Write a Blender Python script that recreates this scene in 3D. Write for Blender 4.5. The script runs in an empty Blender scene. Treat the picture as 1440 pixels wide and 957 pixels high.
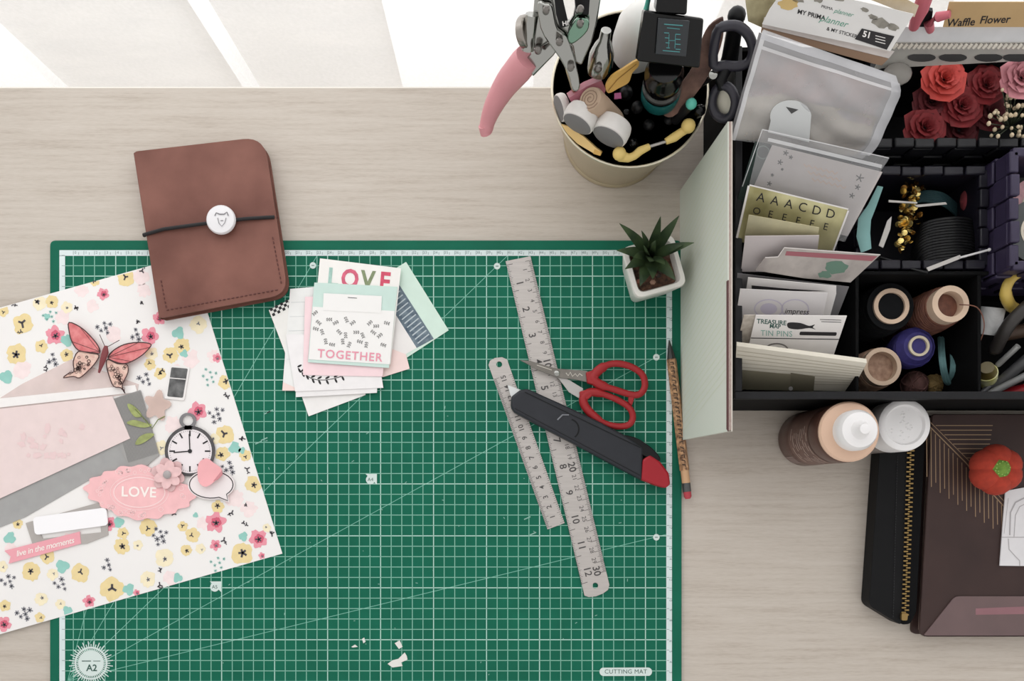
import bpy, bmesh, math, random
from mathutils import Vector, Matrix
random.seed(7)
PI = math.pi
# ------------------------------------------------------------------ camera, world, light, exposure
NX, NY, S, H, DZ = 705.0, 690.0, 14.75, 80.0, 0.74   # nadir pixel, px per cm on the desk, camera height (cm), desk height (m)
scn = bpy.context.scene
COL = scn.collection
cd = bpy.data.cameras.new('camera'); cam = bpy.data.objects.new('camera', cd); COL.objects.link(cam)
cam.location = (0, 0, DZ + H * .01); cam.rotation_euler = (0, 0, 0)
cd.sensor_width = 36; cd.lens = 36 * S * H / 1440
cd.shift_x = (720 - NX) / 1440; cd.shift_y = (NY - 478.5) / 1440
cd.clip_start = .02; cd.clip_end = 50
scn.camera = cam
w = bpy.data.worlds.new('world'); scn.world = w; w.use_nodes = True
bg = w.node_tree.nodes['Background']; bg.inputs[0].default_value = (1.0, .985, .965, 1); bg.inputs[1].default_value = .86
def area(name, loc, rot, sx, sy, e, col):
    l = bpy.data.lights.new(name, 'AREA'); l.shape = 'RECTANGLE'; l.size = sx; l.size_y = sy; l.energy = e; l.color = col
    o = bpy.data.objects.new(name, l); COL.objects.link(o); o.location = loc; o.rotation_euler = rot; return o
area('window_daylight', (-.15, .98, 1.40), (-PI / 2, 0, 0), 3.0, 1.9, 29, (.97, .985, 1))
scn.view_settings.view_transform = 'Standard'; scn.view_settings.look = 'None'
scn.view_settings.exposure = 0.0; scn.view_settings.gamma = 1; scn.view_settings.use_curve_mapping = False

# ------------------------------------------------------------------ materials
def lin(c):
    return tuple(((v / 255) / 12.92 if v / 255 <= .04045 else ((v / 255 + .055) / 1.055) ** 2.4) for v in c)
MATS = {}
def M(name, rgb, rough=.6, metal=0, var=0, scale=30, bump=0, stretch=(1, 1, 1), alpha=1, rgb2=None, spec=.5, coat=0):
    if name in MATS: return MATS[name]
    m = bpy.data.materials.new(name); m.use_nodes = True; nt = m.node_tree; N = nt.nodes; L = nt.links
    p = N['Principled BSDF']; c = lin(rgb)
    p.inputs['Base Color'].default_value = (*c, 1); p.inputs['Roughness'].default_value = rough
    p.inputs['Metallic'].default_value = metal; p.inputs['Specular IOR Level'].default_value = spec
    if coat: p.inputs['Coat Weight'].default_value = coat; p.inputs['Coat Roughness'].default_value = .1
    if var or bump or rgb2:
        tc = N.new('ShaderNodeTexCoord'); mp = N.new('ShaderNodeMapping'); mp.inputs['Scale'].default_value = stretch
        no = N.new('ShaderNodeTexNoise'); no.inputs['Scale'].default_value = scale; no.inputs['Detail'].default_value = 5
        L.new(tc.outputs['Object'], mp.inputs[0]); L.new(mp.outputs[0], no.inputs['Vector'])
        if var or rgb2:
            r = N.new('ShaderNodeValToRGB'); r.color_ramp.elements[0].position = .3; r.color_ramp.elements[1].position = .7
            a = tuple(max(0, x * (1 - var)) for x in c); b = lin(rgb2) if rgb2 else tuple(min(1, x * (1 + var)) for x in c)
            r.color_ramp.elements[0].color = (*a, 1); r.color_ramp.elements[1].color = (*b, 1)
            L.new(no.outputs['Fac'], r.inputs[0]); L.new(r.outputs[0], p.inputs['Base Color'])
        if bump:
            bp = N.new('ShaderNodeBump'); bp.inputs['Strength'].default_value = bump; bp.inputs['Distance'].default_value = .001
            L.new(no.outputs['Fac'], bp.inputs['Height']); L.new(bp.outputs[0], p.inputs['Normal'])
    if alpha < 1: p.inputs['Alpha'].default_value = alpha
    MATS[name] = m; return m
def wood_mat():
    m = M('desk_wood', (202, 189, 176), .55); nt = m.node_tree; N = nt.nodes; L = nt.links; p = N['Principled BSDF']
    tc = N.new('ShaderNodeTexCoord')
    def noise(sc, st, det):
        mp = N.new('ShaderNodeMapping'); mp.inputs['Scale'].default_value = st
        n = N.new('ShaderNodeTexNoise'); n.inputs['Scale'].default_value = sc; n.inputs['Detail'].default_value = det
        L.new(tc.outputs['Object'], mp.inputs[0]); L.new(mp.outputs[0], n.inputs['Vector']); return n
    n1 = noise(14, (1, 20, 1), 6); n2 = noise(130, (1, 9, 1), 4); n3 = noise(2.2, (1, 5, 1), 3)
    a = N.new('ShaderNodeMath'); a.operation = 'MULTIPLY_ADD'; a.inputs[1].default_value = .55
    b = N.new('ShaderNodeMath'); b.operation = 'MULTIPLY_ADD'; b.inputs[1].default_value = .35
    z = N.new('ShaderNodeMath'); z.operation = 'MULTIPLY'; z.inputs[1].default_value = .25
    L.new(n3.outputs['Fac'], z.inputs[0]); L.new(n2.outputs['Fac'], b.inputs[0]); L.new(z.outputs[0], b.inputs[2])
    L.new(n1.outputs['Fac'], a.inputs[0]); L.new(b.outputs[0], a.inputs[2])
    r = N.new('ShaderNodeValToRGB'); e = r.color_ramp.elements
    e[0].position = .38; e[0].color = (*lin((172, 160, 148)), 1); e[1].position = .76; e[1].color = (*lin((197, 188, 178)), 1)
    k = r.color_ramp.elements.new(.55); k.color = (*lin((188, 178, 167)), 1)
    L.new(a.outputs[0], r.inputs[0]); L.new(r.outputs[0], p.inputs['Base Color'])
    bp = N.new('ShaderNodeBump'); bp.inputs['Strength'].default_value = .12; bp.inputs['Distance'].default_value = .0006
    L.new(n2.outputs['Fac'], bp.inputs['Height']); L.new(bp.outputs[0], p.inputs['Normal']); return m
def clear_mat(name, rgb, body, rough=.12, bump=0, spec=.5):
    """thin clear plastic: part see-through, part milky and glossy"""
    if name in MATS: return MATS[name]
    m = M(name, rgb, rough, var=.06, scale=70, bump=bump, spec=spec); nt = m.node_tree; N = nt.nodes; L = nt.links
    out = N['Material Output']; t = N.new('ShaderNodeBsdfTransparent'); t.inputs[0].default_value = (.96, .96, .96, 1)
    mx = N.new('ShaderNodeMixShader'); mx.inputs[0].default_value = body
    L.new(t.outputs[0], mx.inputs[1]); L.new(N['Principled BSDF'].outputs[0], mx.inputs[2]); L.new(mx.outputs[0], out.inputs[0]); return m
def curtain_mat():
    m = bpy.data.materials.new('sheer_voile'); m.use_nodes = True; nt = m.node_tree; N = nt.nodes; L = nt.links
    N.remove(N['Principled BSDF']); out = N['Material Output']
    tl = N.new('ShaderNodeBsdfTranslucent'); tl.inputs[0].default_value = (.99, .99, .99, 1)
    df = N.new('ShaderNodeBsdfDiffuse'); df.inputs[0].default_value = (.97, .97, .97, 1)
    tr = N.new('ShaderNodeBsdfTransparent'); tc = N.new('ShaderNodeTexCoord'); no = N.new('ShaderNodeTexNoise')
    no.inputs['Scale'].default_value = 260; L.new(tc.outputs['Object'], no.inputs['Vector'])
    mr = N.new('ShaderNodeMapRange'); mr.inputs[3].default_value = .42; mr.inputs[4].default_value = .5; L.new(no.outputs['Fac'], mr.inputs[0])
    a = N.new('ShaderNodeMixShader'); a.inputs[0].default_value = .35; L.new(tl.outputs[0], a.inputs[1]); L.new(df.outputs[0], a.inputs[2])
    b = N.new('ShaderNodeMixShader'); L.new(mr.outputs[0], b.inputs[0]); L.new(tr.outputs[0], b.inputs[1]); L.new(a.outputs[0], b.inputs[2])
    L.new(b.outputs[0], out.inputs[0]); return m

# ------------------------------------------------------------------ pixel -> place helpers
CAM = Vector((0, 0, DZ + H * .01))
def P(px, py, h=0.):
    k = (1 - h / H) / S * .01
    return Vector(((px - NX) * k, (NY - py) * k, DZ + h * .01))
def R(px, h=0.): return px * (1 - h / H) / S * .01       # a length of px pixels at height h, in metres
class Plane:
    """a real plane given by three points (px, py, height cm); maps pixels onto it"""
    def __init__(s, a, b, c):
        s.a = P(*a); s.n = (P(*b) - s.a).cross(P(*c) - s.a).normalized()
        if s.n.dot(CAM - s.a) < 0: s.n = -s.n
    def __call__(s, px, py, off=0.):
        d = P(px, py, 0) - CAM; t = (s.a + s.n * off - CAM).dot(s.n) / d.dot(s.n); return CAM + d * t
def F(h): return Plane((0, 0, h), (100, 0, h), (0, 100, h))
class B:
    """collects faces, then links them as ONE mesh object"""
    def __init__(s): s.v = []; s.f = []
    def add(s, vs, fs):
        o = len(s.v); s.v += [Vector(v) for v in vs]; s.f += [tuple(i + o for i in f) for f in fs]; return s
    def prism(s, top, bot):
        n = len(top); fs = [tuple(range(n)), tuple(range(2 * n - 1, n - 1, -1))]
        fs += [(i, i + n, (i + 1) % n + n, (i + 1) % n) for i in range(n)]
        return s.add(list(top) + list(bot), fs)
    def poly(s, pl, pts, t=.0004, off=0.):
        top = [pl(x, y, off) for x, y in pts]; return s.prism(top, [p - pl.n * t for p in top])
    def face(s, pl, pts, off=.00015): return s.add([pl(x, y, off) for x, y in pts], [tuple(range(len(pts)))])
    def disc(s, pl, cx, cy, rx, ry=None, off=.00015, rot=0, n=16, wob=0):
        ry = ry or rx; q = []
        for i in range(n):
            a = 2 * PI * i / n; k = 1 + (random.uniform(-wob, wob) if wob else 0); u, v = rx * k * math.cos(a), ry * k * math.sin(a)
            q.append((cx + u * math.cos(rot) - v * math.sin(rot), cy + u * math.sin(rot) + v * math.cos(rot)))
        return s.face(pl, q, off)
    def stroke(s, pl, pts, w, off=.00015, closed=False):
        q = [Vector(p) for p in pts]; n = len(q); l = []; r = []
        for i in range(n):
            a = q[(i - 1) % n] if closed or i else q[i]; b = q[(i + 1) % n] if closed or i < n - 1 else q[i]
            d = (b - a); d = d.normalized() if d.length else Vector((1, 0)); m = Vector((-d.y, d.x)) * w / 2
            l.append(q[i] + m); r.append(q[i] - m)
        vs = [pl(p.x, p.y, off) for p in l] + [pl(p.x, p.y, off) for p in r]
        return s.add(vs, [(i, (i + 1) % n, (i + 1) % n + n, i + n) for i in range(n if closed else n - 1)])
    def tube(s, pts, rad, n=10, closed=False, flat=1., up=Vector((0, 0, 1)), caps=True):
        pts = [Vector(p) for p in pts]; m = len(pts); vs = []; fs = []
        if not isinstance(rad, (list, tuple)): rad = [rad] * m
        for i in range(m):
            a = pts[(i - 1) % m] if closed or i else pts[i]; b = pts[(i + 1) % m] if closed or i < m - 1 else pts[i]
            d = (b - a); d = d.normalized() if d.length else Vector((1, 0, 0))
            u = d.cross(up)
            if u.length < 1e-4: u = d.cross(Vector((0, 1, 0)))
            u.normalize(); v = u.cross(d)
            for k in range(n):
                t = 2 * PI * k / n; vs.append(pts[i] + u * (rad[i] * math.cos(t)) + v * (rad[i] * flat * math.sin(t)))
        for i in range(m if closed else m - 1):
            j = (i + 1) % m
            for k in range(n): fs.append((i * n + k, i * n + (k + 1) % n, j * n + (k + 1) % n, j * n + k))
        if caps and not closed: fs += [tuple(range(n - 1, -1, -1)), tuple(range((m - 1) * n, m * n))]
        return s.add(vs, fs)
    def lathe(s, prof, p0, axis=(0, 0, 1), n=28, sq=None):
        """prof: (radius m, height m along axis)"""
        ax = Vector(axis).normalized(); u = ax.cross(Vector((0, 1, 0)))
        if u.length < 1e-3: u = ax.cross(Vector((1, 0, 0)))
        u.normalize(); v = ax.cross(u); p0 = Vector(p0); vs = []; fs = []; m = len(prof)
        for r, z in prof:
            for k in range(n):
                t = 2 * PI * k / n; vs.append(p0 + ax * z + u * r * math.cos(t) + v * r * math.sin(t))
        for i in range(m - 1):
            for k in range(n): fs.append((i * n + k, i * n + (k + 1) % n, (i + 1) * n + (k + 1) % n, (i + 1) * n + k))
        if prof[0][0] > 1e-6: fs.append(tuple(range(n - 1, -1, -1)))
        if prof[-1][0] > 1e-6: fs.append(tuple(range((m - 1) * n, m * n)))
        return s.add(vs, fs)
    def ring(s, p0, axis, r0, r1, z0, z1, n=28):
        """closed hollow cylinder"""
        ax = Vector(axis).normalized(); u = ax.cross(Vector((0, 1, 0)))
        if u.length < 1e-3: u = ax.cross(Vector((1, 0, 0)))
        u.normalize(); v = ax.cross(u); vs = []; fs = []
        for r, z in ((r0, z0), (r1, z0), (r1, z1), (r0, z1)):
            for k in range(n):
                t = 2 * PI * k / n; vs.append(Vector(p0) + ax * z + u * r * math.cos(t) + v * r * math.sin(t))
        for i in range(4):
            for k in range(n): fs.append((i * n + k, i * n + (k + 1) % n, ((i + 1) % 4) * n + (k + 1) % n, ((i + 1) % 4) * n + k))
        return s.add(vs, fs)
    def ball(s, c, r, n=12, m=8, sc=(1, 1, 1)):
        prof = []
        vs = []; fs = []; c = Vector(c)
        for i in range(m + 1):
            a = PI * i / m
            for k in range(n):
                t = 2 * PI * k / n
                vs.append(c + Vector((r * sc[0] * math.sin(a) * math.cos(t), r * sc[1] * math.sin(a) * math.sin(t), r * sc[2] * math.cos(a))))
        for i in range(m):
            for k in range(n): fs.append((i * n + k, (i + 1) * n + k, (i + 1) * n + (k + 1) % n, i * n + (k + 1) % n))
        return s.add(vs, fs)
    def box(s, x0, x1, y0, y1, z0, z1):
        vs = [(x, y, z) for z in (z0, z1) for x, y in ((x0, y0), (x1, y0), (x1, y1), (x0, y1))]
        return s.add(vs, [(3, 2, 1, 0), (4, 5, 6, 7), (0, 1, 5, 4), (1, 2, 6, 5), (2, 3, 7, 6), (3, 0, 4, 7)])
    def build(s, name, mat, parent=None, label=None, cat=None, group=None, kind=None, bevel=0, angle=38):
        me = bpy.data.meshes.new(name)
        lo = Vector([min(v[i] for v in s.v) for i in range(3)]); hi = Vector([max(v[i] for v in s.v) for i in range(3)])
        c = Vector(((lo.x + hi.x) / 2, (lo.y + hi.y) / 2, lo.z))
        me.from_pydata([v - c for v in s.v], [], s.f); me.validate()
        bm = bmesh.new(); bm.from_mesh(me); bmesh.ops.remove_doubles(bm, verts=bm.verts, dist=1e-6)
        bmesh.ops.recalc_face_normals(bm, faces=bm.faces)
        bm.to_mesh(me); bm.free()
        for p in me.polygons: p.use_smooth = True
        me.set_sharp_from_angle(angle=math.radians(angle))
        me.materials.append(mat)
        o = bpy.data.objects.new(name, me); COL.objects.link(o)
        if bevel:
            b = o.modifiers.new('bevel', 'BEVEL'); b.width = bevel; b.segments = 2; b.limit_method = 'ANGLE'
        if kind: o['kind'] = kind
        return put(o, c, parent, label, cat, group)
WL = {}
def put(o, c, parent=None, label=None, cat=None, group=None):
    c = Vector(c); WL[o] = c
    if parent is not None: o.parent = parent; o.location = c - WL[parent]
    else: o.location = c
    if label: o['label'] = label
    if cat: o['category'] = cat
    if group: o['group'] = group
    return o
def thing(name, label, cat, loc, group=None):
    o = bpy.data.objects.new(name, None); COL.objects.link(o); o.empty_display_size = .02
    return put(o, loc, None, label, cat, group)
def curve_to(o_data):
    o = bpy.data.objects.new('tmp', o_data); COL.objects.link(o); dg = bpy.context.evaluated_depsgraph_get()
    me = bpy.data.meshes.new_from_object(o.evaluated_get(dg)); bpy.data.objects.remove(o); return me
def glyphs(s, shear=0, spacing=1.0, bold=0):
    c = bpy.data.curves.new('t', 'FONT'); c.body = s; c.size = 1; c.align_x = 'CENTER'; c.align_y = 'CENTER'; c.shear = shear; c.resolution_u = 3
    c.space_character = spacing; c.offset = bold
    me = curve_to(c); vs = [tuple(v.co) for v in me.vertices]; fs = [tuple(p.vertices) for p in me.polygons]
    bpy.data.meshes.remove(me); bpy.data.curves.remove(c); return vs, fs
def text(b, pl, s, px, py, size, ang=0, shear=0, spacing=1.0, bold=0, off=.00018, sx=1.):
    vs, fs = glyphs(s, shear, spacing, bold); a = math.radians(ang); ca, sa = math.cos(a), math.sin(a)
    return b.add([pl(px + size * (x * sx * ca + y * sa), py + size * (x * sx * sa - y * ca), off) for x, y, z in vs], fs)
def plate(outline, holes, pl, t):
    """flat plate with real holes; outline and holes in pixels on the plane"""
    c = bpy.data.curves.new('p', 'CURVE'); c.dimensions = '2D'; c.fill_mode = 'BOTH'
    for q in [outline] + holes:
        sp = c.splines.new('POLY'); sp.points.add(len(q) - 1); sp.use_cyclic_u = True
        for i, (x, y) in enumerate(q): sp.points[i].co = (x / 100, -y / 100, 0, 1)
    c.extrude = .01; me = curve_to(c); b = B(); vs = []
    for v in me.vertices:
        q = pl(v.co.x * 100, -v.co.y * 100); vs.append(q if v.co.z > 0 else q - pl.n * t)
    b.add(vs, [tuple(p.vertices) for p in me.polygons]); bpy.data.meshes.remove(me); return b
def circ(cx, cy, rx, ry=None, n=20, a0=0, a1=2 * PI):
    ry = ry or rx; return [(cx + rx * math.cos(a0 + (a1 - a0) * i / n), cy + ry * math.sin(a0 + (a1 - a0) * i / n)) for i in range(n)]
def rpoly(pts, rads, seg=5):
    """polygon with rounded corners"""
    out = []; n = len(pts)
    for i, p in enumerate(pts):
        r = rads[i] if isinstance(rads, (list, tuple)) else rads
        if r <= 0: out.append(tuple(p)); continue
        p = Vector(p); a = (Vector(pts[i - 1]) - p).normalized(); b = (Vector(pts[(i + 1) % n]) - p).normalized()
        s, e = p + a * r, p + b * r
        for k in range(seg + 1):
            t = k / seg; q = s * (1 - t) ** 2 + p * 2 * t * (1 - t) + e * t * t; out.append((q.x, q.y))
    return out
def smooth(pts, closed=True, k=4):
    """Catmull-Rom through 2D or 3D points"""
    q = [Vector(p) for p in pts]; n = len(q); out = []
    for i in range(n if closed else n - 1):
        p0 = q[(i - 1) % n] if closed or i else q[i]; p1 = q[i]; p2 = q[(i + 1) % n]; p3 = q[(i + 2) % n] if closed or i < n - 2 else p2
        for j in range(k):
            t = j / k; out.append(.5 * ((2 * p1) + (p2 - p0) * t + (2 * p0 - 5 * p1 + 4 * p2 - p3) * t * t + (3 * p1 - p0 - 3 * p2 + p3) * t ** 3))
    if not closed: out.append(q[-1])
    return [tuple(v) for v in out]

# ------------------------------------------------------------------ common materials
wood = wood_mat()
white_p = M('white_paper', (232, 228, 226), .8, var=.03, scale=60)
black = M('black_plastic', (14, 14, 16), .4, spec=.25)
black_m = M('black_matte', (9, 9, 10), .8, var=.3, scale=80, spec=.12)
ink = M('black_ink', (35, 33, 36), .7)
grey_ink = M('grey_ink', (110, 108, 112), .7)
chrome = M('chrome', (160, 160, 156), .14, 1)
steel = M('brushed_steel', (186, 180, 176), .45, .5, var=.06, scale=40, stretch=(1, 12, 1))
clear = clear_mat('clear_film', (212, 212, 214), .16, .12, bump=.3, spec=.8)
clear2 = clear_mat('clear_bag_film', (200, 198, 198), .5, .18, bump=.5)

# ------------------------------------------------------------------ setting and desk
B().box(-1.9, 1.9, -1.6, 1.0, -.04, 0).build('floor', M('floor_laminate', (190, 180, 168), .5, var=.12, scale=8, stretch=(1, 10, 1)), kind='structure')
wm = M('wall_paint', (226, 224, 220), .8)
wbk = B().box(-1.9, 1.9, 1.0, 1.1, 0, .42).box(-1.9, 1.9, 1.0, 1.1, 2.38, 2.6).box(-1.9, -1.66, 1.0, 1.1, .42, 2.38).box(1.36, 1.9, 1.0, 1.1, .42, 2.38).build('wall_back', wm, kind='structure')
wn = B().box(-1.66, -1.61, 1.02, 1.07, .42, 2.38).box(1.31, 1.36, 1.02, 1.07, .42, 2.38).box(-1.61, 1.31, 1.02, 1.07, .42, .47).box(-1.61, 1.31, 1.02, 1.07, 2.33, 2.38).build('window_1', M('leg_white', (225, 222, 218), .5), kind='structure')
desk = thing('desk', 'pale greige wood grain desk under all the craft supplies', 'desk', (0, 0, 0))
YB = (NY - 122) / S * .01
B().box(-.80, .85, -.36, YB - .0012, DZ - .025, DZ).build('desktop', wood, desk)
B().box(-.80, .85, YB - .0012, YB, DZ - .025, DZ).build('edge_band', M('edge_band', (232, 226, 218), .5), desk)
for x in (-.76, .81):
    for y in (-.32, .33): B().box(x - .025, x + .025, y - .025, y + .025, 0, DZ - .025).build('leg', M('leg_white', (225, 222, 218), .5), desk)
# sheer curtain with flat Z-folds
prof = []; YC = .455
def cx(px): return (px - NX) * (YC * 100 / ((NY - 122) / S)) / S * .01
xs = [-1.45]
x = cx(-900); prof.append((-1.45, YC))
for a, b in ((-760, -560), (-480, -330), (-150, 86), (332, 358), (566, 745), (800, 960), (1010, 1180), (1260, 1480), (1560, 1800), (1900, 2100)):
    xa, xb = cx(a), cx(b)
    prof += [(xa, YC), (xb + .0, YC - .006), (xb + .004, YC + .004), ((xa + xb) / 2, YC + .012), (xa - .004, YC + .018), (xa, YC + .026), (xb + .01, YC + .014)]
prof.append((1.45, YC))
cb = B(); n = len(prof); zs = [.01, .74, 1.3, 2.35]
cb.add([(x, y, z) for z in zs for x, y in prof], [(j * n + i, j * n + i + 1, (j + 1) * n + i + 1, (j + 1) * n + i) for j in range(3) for i in range(n - 1)])
cb.build('sheer_curtain', curtain_mat(), label='white sheer window curtain hanging in soft folds behind the desk', cat='curtain', angle=20)

# ------------------------------------------------------------------ cutting mat
mat_h = .3
mat_t = thing('cutting_mat', 'green self-healing cutting mat with white centimetre grid on the desk', 'cutting mat', P(514, 670))
green = M('mat_green', (10, 96, 74), .6, var=.08, scale=25, spec=.2)
mp = F(mat_h)
B().poly(mp, rpoly([(70.5, 338), (958.5, 338), (958.5, 1003), (70.5, 1003)], 8), mat_h * .01 - .0001).build('base', green, mat_t)
lineM = M('mat_line', (132, 190, 170), .6); lineH = M('mat_line_heavy', (170, 210, 196), .6); strip = M('mat_strip', (208, 220, 220), .6, var=.05, scale=50)
gx = [535.2 + 14.9 * k for k in range(-29, 27)]; gy = [899 + 14.6 * k for k in range(-37, 7)]
b = B(); bh = B()
for k, x in zip(range(-29, 27), gx): (bh if k % 5 == 0 else b).stroke(mp, [(x, 359), (x, 982)], 1.3 if k % 5 == 0 else 1.0)
for k, y in zip(range(-37, 7), gy): (bh if k % 5 == 0 else b).stroke(mp, [(92, y), (937, y)], 1.3 if k % 5 == 0 else 1.0)
b.build('grid_lines', lineM, mat_t); bh.build('heavy_grid_lines', lineH, mat_t)
b = B()
for q in ([(83.5, 355.5), (945, 355.5)], [(83.5, 986), (945, 986)]): b.stroke(mp, q, 8, .0002)
for q in ([(87.5, 359), (87.5, 983)], [(941, 359), (941, 983)]): b.stroke(mp, q, 8, .0002)
b.build('scale_border', strip, mat_t)
b = B()
for i, x in enumerate(gx):
    for j in range(2): b.stroke(mp, [(x + 7.45 * j, 352.5 + 2 * j), (x + 7.45 * j, 358)], .6, .0003)
    text(b, mp, str(i), x + 3, 355, 5.5, 0, off=.0003)
for i, y in enumerate(gy):
    b.stroke(mp, [(937.5, y), (941, y)], .6, .0003); b.stroke(mp, [(87, y), (91, y)], .6, .0003)
    text(b, mp, str(43 - i), 943, y + 2, 5.5, 90, off=.0003)
b.build('scale_numbers', M('scale_ink', (110, 130, 130), .7), mat_t)
b = B()
for q in ((937, 751), (937, 494), (714, 359), (446, 359), (252, 359)): b.stroke(mp, [(95, 957), q], .75, .00012)
b.build('angle_lines', M('mat_line_faint', (120, 185, 165), .6), mat_t)
b = B(); b2 = B()
for q in ((923, 755), (923, 502), (699, 374), (440, 373)): b.disc(mp, *q, 4.6, off=.0003); b2.stroke(mp, [(q[0] - 2, q[1]), (q[0] + 2, q[1])], 1, .0004)
for q in ((521, 674, 'A4'), (302, 825, 'A5')):
    b.face(mp, [(q[0] - 7, q[1] - 8), (q[0] + 9, q[1] - 8), (q[0] + 9, q[1] + 7)], .00025); b.disc(mp, q[0], q[1], 6.5, off=.0003); text(b2, mp, q[2], q[0], q[1], 7, off=.0004)
b.face(mp, circ(849, 944, 6, n=10, a0=PI / 2, a1=PI * 1.5) + circ(911, 944, 6, n=10, a0=-PI / 2, a1=PI / 2), .0003)
text(b2, mp, 'CUTTING MAT', 880, 944, 8.6, off=.0004, spacing=1.05)
b.disc(mp, 128, 932, 18, off=.0003, n=28)
for i in range(48):
    a = 2 * PI * i / 48; c, s_ = math.cos(a), math.sin(a); r1 = 31 if i % 2 else 27
    b.stroke(mp, [(128 + 17 * c, 932 + 17 * s_), (128 + r1 * c, 932 + r1 * s_)], 1.3, .00022)
    a += .06; c, s_ = math.cos(a), math.sin(a); b.disc(mp, 128 + 22 * c, 932 + 22 * s_, 1.3, off=.00026, n=6)
text(b2, mp, 'A2', 129, 939, 13, bold=.02, off=.0004); b2.stroke(mp, [(115, 929), (128, 929)], 1.2, .0004); b2.stroke(mp, [(131, 929), (141, 929)], .9, .0004)
b.build('printed_badges', M('badge_white', (205, 218, 214), .6), mat_t, kind='stuff'); b2.build('badge_lettering', M('badge_ink', (50, 85, 75), .7), mat_t)
b = B()
for i in range(60):
    x, y = random.uniform(300, 900), random.uniform(560, 950); a = random.uniform(0, PI); l = random.uniform(1, 4)
    b.stroke(mp, [(x, y), (x + l * math.cos(a), y + l * math.sin(a))], .9, .0003)
for x, y in ((376, 580), (380, 578), (372, 617), (364, 622), (742, 728), (750, 750)): b.stroke(mp, [(x - 5, y + 2), (x + 4, y - 2)], 1.6, .0003)
b.build('scuff_marks', M('scuff', (130, 175, 160), .7), mat_t, kind='stuff')
# torn scraps lying on the mat
scr = M('scrap_paper', (222, 220, 215), .8)
for q, lab in (([(545, 933), (552, 928), (560, 926), (569, 917), (572, 922), (573, 927), (564, 931), (566, 936), (552, 938)], 'largest white torn paper scrap with ragged tail on the cutting mat'),
               ([(555, 904), (562, 900), (566, 909), (561, 912)], 'four-sided white paper chip just above the largest torn scrap'),
               ([(494, 909), (499, 906), (503, 909), (496, 910)], 'tiny flat white paper crumb on the green mat'),
               ([(509, 898), (512, 896), (514, 902), (511, 904)], 'tiny upright sliver of white paper on the green mat')):
    B().poly(F(mat_h + .09), q, .0008).build('paper_scrap', scr, label=lab, cat='scrap', group='paper scraps on the mat')

# ------------------------------------------------------------------ floral scrapbook paper
fp = F(.36)
sheet = thing('patterned_paper', 'large cream scrapbook paper printed with yellow and pink flowers', 'paper', P(120, 630, .3))
fp_pts = [(-157, 476), (266.5, 358), (397, 778), (-27, 899)]
B().poly(fp, fp_pts, .0005).build('sheet', M('cream_paper', (234, 231, 229), .8, var=.02, scale=12), sheet)
def inside(x, y, q):
    r = True
    for i in range(len(q)):
        (x0, y0), (x1, y1) = q[i], q[(i + 1) % len(q)]
        if (x1 - x0) * (y - y0) - (y1 - y0) * (x - x0) < 1: r = False
    return r
pm_ = {k: M('print_' + k, c, .8, var=.05, scale=120) for k, c in dict(blush=(238, 220, 219), pale=(238, 226, 194), yellow=(229, 208, 155), pink=(228, 148, 162), deep=(206, 92, 116), teal=(146, 198, 188), dark=(74, 70, 76), grey=(128, 128, 136)).items()}
def blob(x, y, r, n=5, off=.00012, wob=.1, boxy=.16):
    a0 = random.uniform(0, 6); q = []
    for i in range(n * 6):
        a = a0 + 2 * PI * i / (n * 6); k = r * (1 - boxy + boxy * abs(math.cos(n * (a - a0) / 2))) * random.uniform(1 - wob, 1 + wob)
        p = (x + k * math.cos(a), y + k * math.sin(a))
        if inside(*p, fp_pts): q.append(p)
    return B().face(fp, q, off) if len(q) > 2 else None
def star(b, x, y, r, off=.0003, n=5, w=.42):
    a0 = random.uniform(0, 6)
    for i in range(n):
        a = a0 + 2 * PI * i / n; k = r * random.uniform(.7, 1.1)
        if inside(x + k * math.cos(a), y + k * math.sin(a), fp_pts): b.stroke(fp, [(x, y), (x + k * math.cos(a), y + k * math.sin(a))], max(.8, r * w), off)
    return b
Y = [(177, 391, 12), (133, 395, 7), (56, 426, 10), (73, 424, 9), (32, 455, 14), (94, 432, 8), (58, 487, 9), (23, 497, 14), (279, 456, 12), (256, 486, 11), (240, 499, 11), (213, 497, 9), (211, 512, 8), (225, 525, 8), (83, 543, 9), (317, 537, 10), (316, 611, 13), (301, 617, 8), (4, 437, 8), (94, 499, 9), (227, 629, 10), (171, 768, 11), (208, 741, 12), (231, 784, 13), (271, 752, 10), (262, 773, 8), (282, 771, 7), (340, 778, 15), (158, 828, 17), (208, 814, 11), (113, 805, 13), (44, 803, 13), (74, 807, 8), (357, 680, 12), (173, 749, 8), (58, 842, 9), (56, 868, 7), (7, 851, 8), (85, 849, 7), (25, 736, 7), (67, 782, 10), (194, 766, 7), (257, 740, 7), (306, 712, 9), (3, 796, 8), (313, 638, 10), (345, 640, 8), (375, 742, 6)]
for x, y, r in ((115, 408, 10), (198, 389, 12), (203, 408, 10), (268, 505, 13), (88, 446, 11), (243, 597, 13), (160, 470, 12), (30, 520, 14), (330, 700, 13), (350, 715, 12), (240, 812, 11), (285, 735, 9), (95, 760, 10), (300, 500, 9), (250, 520, 9), (15, 770, 9), (130, 430, 9)):
    o = blob(x, y, r, 4, .00006, .18)
    if o: o.build('blush_print', pm_['blush'], sheet)
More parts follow.
